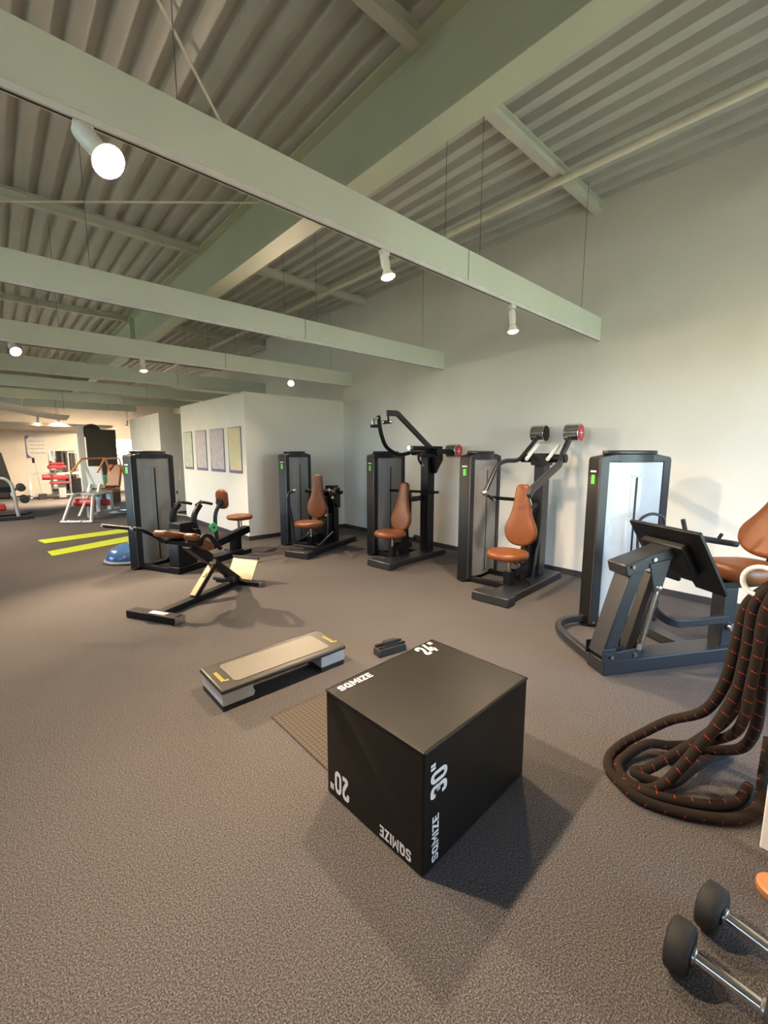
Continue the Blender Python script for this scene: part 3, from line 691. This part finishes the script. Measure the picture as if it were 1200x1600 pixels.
obj('seat_leg', G().bb(1.18, 1.30, .03, .17, .06, .27), 'black_paint', m1, .006)
obj('rear_foot', G().bb(1.15, 1.35, -.12, .25, 0, .07), 'black_paint', m1, .008)
obj('cam_disc', G().cyl((.70, .02, .50), (.70, -.01, .50), .07, n=20), 'green_plastic', m1)
obj('cam_hub', G().cyl((.70, .0, .50), (.70, -.016, .50), .016, n=12), 'black_paint', m1)

# --- hyperextension bench
hb_ = empty('back_extension_bench', (1.0, 4.33, 0), 28, 'angled back extension bench with brown hip pads and metal foot plate', 'bench')
obj('front_foot', G().bb(-.055, .055, -.30, .31, 0, .07), 'black_paint', hb_, .006)
obj('end_cap', G().bb(-.056, .056, -.306, -.298, .002, .068), 'steel_brushed', hb_)
obj('name_plate', G().bb(-.03, .03, -.14, .05, .0695, .0715), 'white_print', hb_)
obj('base_rail', G().bb(.05, 1.16, -.045, .045, .005, .065), 'black_paint', hb_, .004)
obj('rear_foot', G().bb(1.15, 1.25, -.33, .30, 0, .055), 'black_paint', hb_, .006)
obj('end_cap', G().bb(1.149, 1.251, -.336, -.328, .002, .053), 'steel_brushed', hb_)
obj('incline_beam', G().bar((1.18, 0, .05), (.42, 0, .66), .075, .085, (1, 0, 0)), 'black_paint', hb_, .006)
obj('strut', G().bar((.48, 0, .05), (.80, 0, .34), .075, .05, (1, 0, 0)), 'black_paint', hb_, .004)
sd_ = (Vector((.80, 0, .34))-Vector((.48, 0, .05))).normalized()
obj('strut_lit_face', G().bar(Vector((.49, 0, .06))+Vector((-.021, 0, .023)), Vector((.79, 0, .33))+Vector((-.021, 0, .023)), .07, .012, (-sd_.z, 0, sd_.x)), 'wood_and_lit_tan', hb_, .003)  # tan strip paints the lamplight on the black strut's face
obj('sticker', G().bar(Vector((.66, 0, .213))+Vector((-.026, 0, .028)), Vector((.70, 0, .249))+Vector((-.026, 0, .028)), .035, .012, (-sd_.z, 0, sd_.x)), 'green_sticker', hb_)
obj('slide_sleeve', G().bar((.72, 0, .42), (.46, 0, .63), .10, .11, (1, 0, 0)), 'black_paint', hb_, .006)
obj('pad_frame', G().bb(.36, .46, -.22, .22, .64, .68), 'black_paint', hb_, .006)
Mpad = Matrix.Translation((.40, .14, .730)) @ Matrix.Rotation(R(16), 4, 'Y')
obj('hip_pad', G().pad(rrect(.36, .22, .07, 6), .065, .03, Mpad, .006), 'leather', hb_)
Mpad = Matrix.Translation((.47, -.13, .665)) @ Matrix.Rotation(R(36), 4, 'Y')
obj('hip_pad', G().pad(rrect(.32, .20, .07, 6), .065, .03, Mpad, .006), 'leather', hb_)
obj('handle', G().tube(fillet([(.36, .22, .66), (.28, .27, .745), (.21, .36, .81), (.12, .76, .835)], .05), .020, 12), 'black_paint', hb_)
obj('handle', G().tube(fillet([(.40, -.22, .66), (.36, -.27, .74), (.44, -.28, .76), (.60, -.28, .58)], .05), .022, 12), 'black_paint', hb_)
obj('handle_end', G().ell((.12, .745, .83), (.022, .022, .022)).ell((.17, .42, .82), (.02, .02, .02)), 'chrome', hb_)
obj('adjust_knob', G().cyl((.70, -.06, .40), (.70, -.10, .40), .03, n=14), 'chrome', hb_)
obj('bolt', G().cyl((.42, -.225, .66), (.42, -.235, .66), .022, n=12).cyl((.42, .02, .62), (.42, -.06, .62), .02, n=12), 'chrome', hb_)
Mf = Matrix.Translation((1.24, -.04, .185)) @ Matrix.Rotation(R(-58), 4, 'Y')
obj('foot_plate', G().box((0, 0, 0), (.27, .36, .012), Mf), 'diamond_plate_lit', hb_, .003)
obj('plate_lip', G().box((.135, 0, .01), (.02, .37, .035), Mf), 'black_paint', hb_, .003)
obj('heel_roller', G().cyl((.98, -.12, .12), (.98, .16, .12), .03, n=14), 'black_rubber', hb_)

# ------------------------------------------------------------------ plyo box
A_, B_, H_ = .751, .583, .508
pb = empty('jump_box', (1.0386, .9345, 0), 2.07, 'black soft foam jump box with white 24, 20 and 30 inch marks', 'jump box')
def soft_box():
    g = G(); n = 14; vs = {}; 
    def P(u, v, w):
        x, y, z = u*A_, v*B_, w*H_
        return (x, y, z)
    # six grids sharing no verts; slight sag on the left face crease
    def grid(fn):
        vv = []; ff = []
        for i in range(n+1):
            for j in range(n+1): vv.append(fn(i/n, j/n))
        for i in range(n):
            for j in range(n): a = i*(n+1)+j; ff.append((a, a+1, a+n+2, a+n+1))
        g.add(vv, ff)
    def bul(u, v): return 16*u*(1-u)*v*(1-v)
    def crease(u, v):   # u along y, v up: fold from the top-left corner running down to the middle
        s_ = (1-u); d = abs((1-v)-s_*.85)
        return .006*math.exp(-(d/.06)**2)*max(0, 1-s_*1.2)
    grid(lambda u, v: P(u, v, 0)[:2]+(0,))
    grid(lambda u, v: (v*A_, u*B_, H_+.004*bul(u, v)))
    grid(lambda u, v: (-.004*bul(u, v)+crease(u, v)*1.3*16*u*(1-u)*.25*4, (u)*B_, v*H_))
    grid(lambda u, v: (A_+.004*bul(u, v), (1-u)*B_, v*H_))
    grid(lambda u, v: ((1-u)*A_, -.004*bul(u, v), v*H_))
    grid(lambda u, v: (u*A_, B_+.004*bul(u, v), v*H_))
    return g
g = soft_box()
import bmesh
me = bpy.data.meshes.new('cover'); me.from_pydata(g.v, [], g.f)
bm = bmesh.new(); bm.from_mesh(me); bmesh.ops.remove_doubles(bm, verts=bm.verts, dist=.0005); bmesh.ops.recalc_face_normals(bm, faces=bm.faces)
bm.to_mesh(me); bm.free(); me.polygons.foreach_set('use_smooth', [True]*len(me.polygons)); me.set_sharp_from_angle(angle=R(50))
mesh_obj('cover', me, 'vinyl_black', pb, .008, 3)
e1 = .004
piping = G()
for a, b_ in (((0, 0, H_), (A_, 0, H_)), ((0, B_, H_), (A_, B_, H_)), ((0, 0, H_), (0, B_, H_)), ((A_, 0, H_), (A_, B_, H_))):
    piping.cyl(Vector(a)+Vector((0, 0, -.002)), Vector(b_)+Vector((0, 0, -.002)), .0045, n=8)
obj('piping', piping, 'vinyl_black', pb)
obj('corner_tag', G().box((.0, B_-.006, H_-.012), (.006, .008, .022)), 'wood_and_lit_tan', pb, .002)
def ribbon(g, pts, t, closed=False):
    P = [Vector((a, b_)) for a, b_ in pts]; n = len(P); L_ = []; R_ = []
    for i in range(n):
        d1 = (P[i]-P[i-1]).normalized() if (i > 0 or closed) else (P[1]-P[0]).normalized()
        d2 = (P[(i+1) % n]-P[i]).normalized() if (i < n-1 or closed) else (P[-1]-P[-2]).normalized()
        n1 = Vector((-d1.y, d1.x)); n2 = Vector((-d2.y, d2.x)); m_ = (n1+n2)
        m_ = m_.normalized() if m_.length > 1e-5 else n1
        k_ = min(1/max(m_.dot(n1), .3), 2.0)*t/2
        L_.append(P[i]+m_*k_); R_.append(P[i]-m_*k_)
    vs = [(p.x, p.y, 0) for p in L_]+[(p.x, p.y, 0) for p in R_]
    g.add(vs, [(n+i, n+(i+1) % n, (i+1) % n, i) for i in range(n if closed else n-1)])
def f2(pts, r=.19): return [(p.x, p.y) for p in fillet([(a, b_, 0) for a, b_ in pts], r, 5)]
def ring2(w, h, r): return [(a+w/2+.1, b_+h/2+.1) for a, b_ in rrect(w, h, r, 5)]
GLY = {
 'S': (.62, [f2([(.52, .70), (.52, .90), (.10, .90), (.10, .53), (.52, .47), (.52, .10), (.10, .10), (.10, .30)])], []),
 'Q': (.64, [[(.34, .30), (.60, .0)]], [ring2(.42, .80, .19)]),
 'M': (.80, [[(.10, 0), (.10, .97), (.40, .38), (.70, .97), (.70, 0)]], []),
 'I': (.20, [[(.10, 0), (.10, 1)]], []),
 'Z': (.60, [[(.03, .90), (.49, .90), (.12, .10), (.58, .10)]], []),
 'E': (.56, [[(.54, .90), (.10, .90), (.10, .10), (.54, .10)], [(.12, .50), (.48, .50)]], []),
 '2': (.62, [f2([(.10, .66), (.10, .90), (.52, .90), (.52, .58), (.12, .10), (.60, .10)], .18)], []),
 '4': (.64, [[(.36, 1.0), (.10, .28), (.64, .28)], [(.45, .56), (.45, 0)]], []),
 '0': (.62, [], [ring2(.42, .80, .19)]),
 '3': (.62, [f2([(.10, .70), (.10, .90), (.52, .90), (.52, .52), (.24, .52)], .17), f2([(.24, .52), (.52, .52), (.52, .10), (.10, .10), (.10, .30)], .17)], []),
 '"': (.36, [[(.10, 1.0), (.10, .72)], [(.28, 1.0), (.28, .72)]], []),
}
def btext(body, o, ex, ey, length, h):
    g = G(); x = 0
    for ch in body:
        w, op, cl = GLY[ch]; t = .14 if ch == '"' else .20
        g2 = G()
        for p in op: ribbon(g2, p, t)
        for p in cl: ribbon(g2, p, t, True)
        g.add([(a+x, b_, c) for a, b_, c in g2.v], g2.f); x += w+.10
    x -= .10
    M_ = basis(o, ex, ey) @ Matrix.Diagonal((length/x, h, 1, 1))
    return obj('lettering', G().add(g.v, g.f, M_), 'white_print', pb, smooth=False)
ft = .0052
btext('SQMIZE', (.040, .517, H_+.003), (1, 0, 0), (0, 1, 0), .195, .040)
btext('24"', (.575, .472, H_+.0028), (1, 0, 0), (0, 1, 0), .135, .098)
btext('SQMIZE', (.086, -.0035, .030), (0, 0, 1), (-1, 0, 0), .195, .038)
btext('30"', (.132, -.0038, .300), (0, 0, 1), (-1, 0, 0), .145, .098)
btext('SQMIZE', (-.0036, .055, .076), (0, 1, 0), (0, 0, -1), .172, .050)
btext('20"', (-.0036, .420, .150), (0, 1, 0), (0, 0, -1), .135, .112)

# ------------------------------------------------------------------ mat, step, small block
tag(obj('rubber_mat', G().bb(1.09, 1.70, 1.56, 2.21, 0, .008), 'tread_mat', None, .002), 'brown rubber tread mat partly hidden behind the black jump box', 'mat')
st = empty('aerobic_step', (.885, 2.43, 0), 0, 'aerobic step with dark top and pale grey end blocks', 'step platform')
SX, SY = .935, .375
obj('platform', G().bb(0, SX, .0, SY, .118, .150), 'step_top', st, .012, 3)
obj('top_mat', G().ext([(a+SX/2, b_+SY/2) for a, b_ in rrect(.72, .27, .03)], .149, .1535, 'xy'), 'step_mat', st, .001)
for x0 in (.01, SX-.215):
    prof = [(.0, .035), (.205, .035), (.215, .055), (.198, .085), (.205, .119), (.0, .119)] if x0 > .1 else [(.0, .035), (.20, .035), (.212, .06), (.197, .09), (.205, .119), (.0, .119)]
    bl = obj('end_block', G().ext([(x0+a, z) for a, z in prof], .012, SY-.012, 'xz'), 'step_grey', st, .008)
    obj('rubber_foot', G().bb(x0+.002, x0+.205, .016, SY-.016, 0, .036), 'black_rubber', bl, .005)
for x_ in (.055, SX-.045):
    g = G()
    for k in range(7): g.bb(x_-.013, x_+.011, .125+k*.018, .137+k*.018, .1500, .1512)
    g.bar((x_-.012, .118, .1506), (x_+.034, .102, .1506), .014, .0012)
    obj('logo_mark', g, 'yellow_print', st)
hw = empty('push_up_handle', (2.06, 2.33, 0), -10, 'small black plastic handle block on the floor behind the jump box', 'exercise handle')
obj('base_block', G().ext([(0, 0), (.26, 0), (.25, .05), (.235, .062), (.02, .062), (.006, .05)], 0, .10, 'xz'), 'black_rubber', hw, .006)
obj('top_rail', G().bb(.01, .25, .01, .035, .060, .075).bb(.01, .25, .065, .09, .060, .075), 'black_paint', hw, .004)
obj('grip', G().bb(.07, .18, .03, .07, .062, .105), 'black_rubber', hw, .008)

# ------------------------------------------------------------------ battle rope on the white post
post = tag(obj('wall_post', G().bb(2.135, 2.42, -.26, .118, 0, ZD), 'wall_paint', None, .006), 'white post at the right edge that holds the rope hook', 'post')
post.name = 'white_post'
rh = empty('rope_hook', (2.26, .118, 1.06), 0, 'cream ring hook on the white post carrying the rope', 'hook')
obj('mount', G().bb(-.03, .03, 0, .012, -.05, .05).bb(-.012, .012, .01, .030, -.02, .02), 'white_plastic', rh, .004)
rp = empty('battle_rope', (0, 0, 0), 0, 'thick dark brown battle rope with red flecks, hanging in loops to the floor', 'rope')
obj('hook_ring', G().tube([(2.26+.008*math.cos(2*math.pi*k/24), .118+.105+.06*math.cos(2*math.pi*k/24), 1.05+.06*math.sin(2*math.pi*k/24)) for k in range(24)], .010, 10, True), 'white_plastic', rp)  # ring of the rope hook, grouped under the rope
def strand(pts, r=.023):
    obj('strand', G().tube(cr_spline(pts, 9), r, 14, uv=True), 'rope_braid', rp)
zf = .022
strand([(2.27, .20, 1.03), (2.30, .262, .93), (2.32, .285, .75), (2.33, .31, .55), (2.38, .38, .36), (2.46, .53, .20), (2.44, .64, .08), (2.36, .70, .03), (2.22, .715, zf), (2.11, .68, zf), (2.05, .60, zf), (2.02, .51, zf), (2.06, .39, zf), (2.14, .27, zf), (2.23, .19, zf), (2.36, .15, .03), (2.50, .155, .10), (2.62, .16, .22)])
strand([(2.25, .19, 1.04), (2.27, .235, .94), (2.29, .245, .75), (2.29, .262, .55), (2.27, .31, .38), (2.24, .36, .26), (2.20, .41, .15), (2.15, .46, .06), (2.10, .52, zf), (2.10, .60, zf), (2.17, .66, zf), (2.27, .655, zf+.005), (2.40, .60, .06), (2.50, .52, .045), (2.62, .45, .03), (2.74, .38, zf)])
strand([(2.29, .19, 1.04), (2.33, .225, .93), (2.35, .235, .75), (2.36, .245, .55), (2.36, .29, .38), (2.33, .37, .25), (2.28, .46, .14), (2.20, .54, .06), (2.14, .58, zf+.03), (2.16, .50, zf+.02), (2.24, .44, .03), (2.38, .40, .05), (2.52, .37, .04), (2.70, .32, zf)])
strand([(2.31, .19, 1.02), (2.37, .20, .9), (2.40, .20, .7), (2.42, .195, .5), (2.44, .20, .33), (2.50, .24, .19), (2.56, .32, .10), (2.56, .41, .05), (2.48, .47, .03), (2.40, .52, .03)])
strand([(2.24, .18, 1.02), (2.23, .20, .92), (2.24, .205, .75), (2.25, .215, .6), (2.28, .225, .45), (2.33, .26, .33), (2.42, .35, .2), (2.50, .45, .09), (2.46, .55, .05)], .020)
strand([(2.10, .64, zf), (2.06, .56, zf+.0), (2.10, .46, zf), (2.16, .36, zf), (2.24, .27, zf), (2.34, .215, zf), (2.48, .20, zf)])

tag(obj('wooden_disc', G().lathe([(.0, 0), (.055, 0), (.06, .008), (.06, .03), (.052, .038), (.0, .038)], 28, Matrix.Translation((1.935, .045, 0))), 'wood_and_lit_tan', None), 'orange-brown round foot of a stand at the right edge of the floor', 'stand foot')

# dumbbells
def dumbbell(loc, deg, label, L=.17):
    e_ = empty('dumbbell', loc, deg, label, 'dumbbell', 'round dumbbells')
    r = .074
    for s_, x0 in ((-1, -L/2), (1, L/2)):
        q = Matrix.Translation((x0, 0, r)) @ Matrix.Rotation(R(90*s_), 4, 'Y')
        obj('head', G().lathe([(.02, 0), (.058, 0), (.071, .006), (.074, .013), (.074, .048), (.070, .056), (.055, .062), (.02, .062)], 40, q), 'black_rubber', e_)
        obj('collar', G().cyl((x0, 0, r), (x0-s_*.012, 0, r), .026, n=20), 'steel_brushed', e_, .003)
    obj('handle', G().cyl((-L/2, 0, r), (L/2, 0, r), .0185, n=20), 'chrome', e_)
    return e_
dumbbell((1.615, .068, 0), -99, 'round black dumbbell with chrome handle, the farther of the two at the bottom right corner')
dumbbell((1.418, .106, 0), -92, 'round black dumbbell with chrome handle, the nearer of the two at the bottom right corner')

# ------------------------------------------------------------------ mats, balance dome
tag(obj('exercise_mat', G().ext([(.53, 8.10), (2.05, 8.72), (1.88, 9.16), (.50, 8.52)], 0, .008, 'xy'), 'lime_mat', None, .002), 'lime yellow exercise mat nearer the blue balance dome', 'exercise mat', 'lime exercise mats')
tag(obj('exercise_mat', G().ext([(.53, 9.32), (2.3, 9.66), (2.25, 10.16), (.46, 9.75)], 0, .008, 'xy'), 'lime_mat', None, .002), 'lime yellow exercise mat lying farther from the camera', 'exercise mat', 'lime exercise mats')
bo = empty('balance_dome', (1.36, 7.05, 0), 0, 'blue half-ball balance trainer on the floor beside the dark tower', 'balance trainer')
obj('dome', G().lathe([(.31*math.cos(R(a)), .04+.22*math.sin(R(a))) for a in range(0, 91, 9)], 32), 'bosu_blue', bo)
obj('rim', G().lathe([(.29, 0), (.32, .005), (.335, .025), (.32, .045), (.30, .05)], 32), 'grey_frame', bo)

# posters on the partition side (x = 3.28 face)
for (y0, y1, lab, mt) in ((7.38, 7.95, 'yellowish tall poster nearest the partition corner', 'poster_yellow'), (8.15, 8.85, 'lilac tall poster second from the partition corner', 'poster_lilac'), (9.06, 9.68, 'pinkish tall poster third from the partition corner', 'poster_pink'), (9.90, 10.46, 'greenish tall poster farthest from the partition corner', 'poster_green')):
    e_ = empty('wall_poster', (3.28, (y0+y1)/2, 1.19), 0, lab, 'poster', 'posters on the partition')
    w = y1-y0
    obj('poster_border', G().bb(-.012, -.001, -w/2, w/2, 0, .83), 'poster_frame', e_, .002)
    obj('poster_sheet', G().ext([(-w/2+.02, .055), (w/2-.065, .055), (w/2-.035, .25), (w/2-.015, .82), (-w/2+.02, .815)], -.0145, -.011, 'yz'), mt, e_)

# sign stand in front of the second partition
sgn_ = empty('sign_stand', (3.30, 11.36, 0), 0, 'thin metal stand holding a white sign card before the far partition', 'sign stand')
obj('pole', G().cyl((0, 0, 0), (.03, 0, .98), .008, n=8), 'grey_frame', sgn_)
obj('clamp', G().cyl((.018, 0, .55), (.02, 0, .62), .02, n=10), 'black_paint', sgn_)
obj('sign_card', G().box((.07, -.01, 1.02), (.15, .012, .26), Matrix.Rotation(R(6), 4, 'Y')), 'white_print', sgn_, .003)
for k in range(4):
    a = R(90*k+30); obj('leg', G().bar((0, 0, .03), (.32*math.cos(a), .32*math.sin(a), .012), .03, .02), 'white_plastic', sgn_, .004)

# ------------------------------------------------------------------ far end
dp = empty('dark_room_divider', (2.50, 15.7, 0), 0, 'tall dark brown room divider panel with rounded head at the far end', 'divider')
obj('panel', G().bb(-.38, .40, 0, .08, 0, 2.26), 'dark_panel', dp, .006)
obj('rounded_head', G().lathe([(.0, -.04), (.24, -.04), (.24, .04), (.0, .04)], 28, Matrix.Translation((-.20, .12, 2.18)) @ Matrix.Rotation(R(90), 4, 'X')), 'dark_panel', dp)
tag(obj('white_column', G().bb(1.93, 2.09, 15.75, 15.95, 0, 2.36), 'wall_paint', None, .01), 'narrow white column at the left of the dark divider', 'column')
tag(obj('mirror_panel', G().bb(1.55, 2.35, YF-.03, YF-.01, .05, 1.62), 'mirror', None, .004), 'tall mirror on the far wall behind the red machine', 'mirror')
ps = empty('far_poster', (1.22, YF-.02, 1.36), 0, 'pale square poster with blue corners on the far wall', 'poster')
obj('poster_sheet', G().bb(-.30, .30, -.008, .0, 0, .80), 'poster_paper', ps)
obj('poster_corner', G().ext([(-.30, 0), (-.16, 0), (-.28, .14), (-.29, .66), (-.18, .79), (.27, .79), (.27, .80), (-.30, .80)], -.011, -.008, 'xz'), 'poster_blue', ps)
obj('print_lines', G().bb(-.2, .24, -.0105, -.008, .60, .615).bb(-.2, .24, -.0105, -.008, .46, .475).bb(-.22, .2, -.0105, -.008, .33, .345).bb(-.2, .24, -.0105, -.008, .17, .19), 'poster_frame', ps)

# far left leg machine
fl = empty('leg_curl_machine', (.10, 13.35, 0), 0, 'black padded leg machine with grey tube frame at the left edge', 'gym machine', 'far machines')
obj('back_cushion', G().bar((-.02, 0, .62), (-.18, 0, 1.52), .46, .16, (0, 1, 0)).box((0, 0, 0), (.001, .001, .001)), 'black_rubber', fl, .03)
fl.children[0].data.name = 'back_cushion'
obj('seat_cushion', G().bb(-.6, .12, -.24, .24, .50, .64), 'black_rubber', fl, .04)
obj('frame_tube', G().tube(fillet([(-.5, -.3, .98), (.05, -.3, .98), (.16, -.3, .85), (.22, -.3, .03)], .14), .035, 12), 'grey_frame', fl)
obj('frame_tube', G().tube(fillet([(-.5, .3, .98), (.05, .3, .98), (.16, .3, .85), (.22, .3, .03)], .14), .035, 12), 'grey_frame', fl)
obj('roller', G().cyl((.32, -.28, .74), (.32, .28, .74), .085, n=16), 'black_rubber', fl, .02)
obj('roller', G().cyl((.36, -.28, .46), (.36, .28, .46), .085, n=16), 'black_rubber', fl, .02)
obj('roller_arm', G().bar((.05, 0, .50), (.36, 0, .46), .06, .06).bar((.05, 0, .62), (.32, 0, .74), .06, .06), 'grey_frame', fl, .006)
obj('base_frame', G().bb(-.6, .42, -.34, -.24, 0, .09).bb(-.6, .42, .24, .34, 0, .09).bb(-.6, -.5, -.3, .3, 0, .08), 'graphite_paint', fl, .01)
obj('rubber_foot', G().bb(.40, .50, -.33, -.23, .02, .11).bb(.40, .50, .23, .33, .02, .11), 'black_rubber', fl, .015)
obj('red_cushion', G().bb(-.55, .02, -.2, .2, .22, .36), 'red_leather', fl, .04)

# grey plate-loaded press in the middle distance
gp = empty('plate_press_machine', (1.25, 11.55, 0), 52, 'grey tube frame press machine beyond the lime mats', 'gym machine', 'far machines')
obj('frame_loop', G().tube(fillet([(.0, -.30, .03), (.30, -.22, .60), (.75, -.22, .62), (1.05, -.22, .62)], .08), .035, 12), 'grey_frame', gp)
obj('frame_loop', G().tube(fillet([(.0, .30, .03), (.30, .22, .60), (.75, .22, .62), (1.05, .22, .62)], .08), .035, 12), 'grey_frame', gp)
obj('floor_bar', G().cyl((.0, -.34, .035), (.0, .34, .035), .035, n=12), 'grey_frame', gp)
obj('chrome_foot', G().ell((.02, -.1, .05), (.06, .05, .05)).ell((.02, .16, .05), (.05, .05, .05)), 'chrome', gp)
obj('slide_tube', G().bar((.10, 0, .14), (.62, 0, .72), .05, .05).bar((.62, .1, .4), (.62, .1, .04), .05, .05), 'grey_frame', gp, .006)
obj('white_plate', G().box((0, 0, 0), (.36, .05, .52), Matrix.Translation((.80, -.02, .98)) @ Matrix.Rotation(R(90), 4, 'Z') @ Matrix.Rotation(R(-8), 4, 'X')), 'step_grey', gp, .01)
obj('push_arm', G().bar((.62, -.12, .55), (.78, -.12, .82), .05, .05).bar((.62, .10, .55), (.78, .10, .82), .05, .05).bar((.45, 0, .60), (.90, 0, .66), .3, .04), 'grey_frame', gp, .006)
obj('top_bar', G().tube(fillet([(.45, .32, 1.08), (.72, .20, 1.42), (1.5, .10, 1.42), (1.75, .10, .9)], .05), .022, 10), 'wood_and_lit_tan', gp)
obj('top_bar', G().tube(fillet([(.62, -.18, 1.10), (.95, -.18, 1.42), (1.6, -.18, 1.42), (1.8, -.18, .9)], .05), .022, 10), 'wood_and_lit_tan', gp)
obj('seat', G().pad(rrect(.50, .34, .08), .09, .03, Matrix.Translation((1.38, 0, .62)), .006), 'leather', gp)
obj('back_cushion', G().bar((1.55, 0, .7), (1.75, 0, 1.25), .34, .09, (1, 0, 0)), 'leather', gp, .02)
obj('red_roller', G().cyl((.42, -.16, .42), (.42, .26, .42), .09, n=16).cyl((.95, -.2, .36), (.95, .2, .36), .08, n=16), 'red_leather', gp, .015)
obj('green_cap', G().cyl((1.15, -.02, 1.0), (1.17, -.02, .82), .07, .05, n=14), 'green_plastic', gp)
obj('seat_frame', G().bb(.7, 1.7, -.05, .05, .08, .16).bb(1.3, 1.42, -.05, .05, .1, .58).bb(1.62, 1.72, -.32, .32, 0, .08).bb(.84, .94, -.05, .05, .1, .7), 'grey_frame', gp, .008)

# red padded machine and its weight tower near the far wall
rm = empty('red_padded_machine', (1.66, 18.3, 0), 0, 'machine with red leather pads and grey post near the far wall', 'gym machine', 'far machines')
obj('post', G().bb(-.10, .10, -.08, .08, .02, .82), 'grey_frame', rm, .01)
obj('base', G().bb(-.28, .28, -.2, .2, 0, .04), 'black_paint', rm, .01)
obj('red_pad', G().bb(-.34, .16, -.2, .2, 1.02, 1.13), 'red_leather', rm, .03)
obj('red_pad', G().bb(-.26, .12, -.12, .26, 1.14, 1.22), 'red_leather', rm, .03)
obj('red_pad', G().bb(-.26, .18, -.2, .2, .66, .80), 'red_leather', rm, .03)
obj('red_pad', G().bb(-.32, .24, -.2, .2, .50, .58), 'red_leather', rm, .03)
obj('red_roller', G().cyl((-.52, -.15, .74), (-.30, -.15, .74), .09, n=14), 'red_leather', rm, .015)
obj('arm_post', G().bb(-.04, .04, .0, .06, .8, 1.04), 'grey_frame', rm, .006)
obj('white_rail', G().bb(-.85, .62, .42, .48, .80, .87).bb(-.85, -.78, .42, .48, 0, .82).bb(-.85, .62, .42, .48, .06, .11), 'white_plastic', rm, .008)
tw = empty('far_weight_tower', (2.22, 19.55, 0), 0, 'grey weight tower with chrome guide rods beside the red machine', 'weight tower')
obj('frame', G().bb(-.22, -.17, -.15, .15, 0, 1.58).bb(.17, .22, -.15, .15, 0, 1.58).bb(-.22, .22, -.15, .15, 1.54, 1.60).bb(-.25, .25, -.2, .2, 0, .06), 'grey_frame', tw, .006)
for xx in (-.07, .07): obj('guide_rod', G().cyl((xx, 0, .05), (xx, 0, 1.55), .014, n=10), 'chrome', tw)
for k in range(9): obj('weight_plate', G().bb(-.14, .14, -.08, .08, .08+k*.06, .135+k*.06), 'graphite_paint', tw, .004)
obj('side_arm', G().bar((-.2, -.12, .85), (.32, -.12, .83), .06, .05), 'grey_frame', tw, .006)
fs_ = empty('floor_stand', (1.12, 18.3, 0), 0, 'thin dark lamp stand on a small black block near the far wall', 'stand')
obj('block', G().bb(-.11, .11, -.08, .08, 0, .19), 'black_rubber', fs_, .012)
obj('rod', G().cyl((-.02, 0, .18), (-.12, 0, 1.26), .009, n=8), 'grey_frame', fs_)
obj('head', G().box((-.15, 0, 1.30), (.07, .03, .17)), 'black_paint', fs_, .006)
# soft white fabric sail below the far ceiling
g = G(); n_ = 16; vs = []; ff = []
for i in range(n_+1):
    for j in range(7):
        u, v = i/n_, j/6
        vs.append((-1.6+3.1*u, 13.2+1.9*v, 2.62+.16*math.sin(u*4.5)+.10*v*u-.22*(4*(v-.5)**2)*0+.12*math.sin(v*3.1)*(-1)))
m_ = len(vs); vs += [(a, b_, c+.006) for a, b_, c in vs]
for i in range(n_):
    for j in range(6):
        a = i*7+j; ff.append((a, a+7, a+8, a+1)); ff.append((m_+a, m_+a+1, m_+a+8, m_+a+7))
for i in range(n_):
    a = i*7; ff.append((a, m_+a, m_+a+7, a+7)); a += 6; ff.append((a, a+7, m_+a+7, m_+a))
for j in range(6):
    a = j; ff.append((a, a+1, m_+a+1, m_+a)); a = n_*7+j; ff.append((a, m_+a, m_+a+1, a+1))
sl = empty('ceiling_sail', (0, 0, 0), 0, 'wavy cream fabric sail hung below the far ceiling', 'ceiling sail')
obj('fabric', G().add(vs, ff), 'ceiling_plaster', sl)
for x_, y_ in ((-1.5, 13.3), (1.4, 13.3), (-1.5, 15.0), (1.4, 15.0)): obj('cord', G().cyl((x_, y_, 2.6), (x_, y_, ZD), .004, n=6), 'wire_steel', sl)
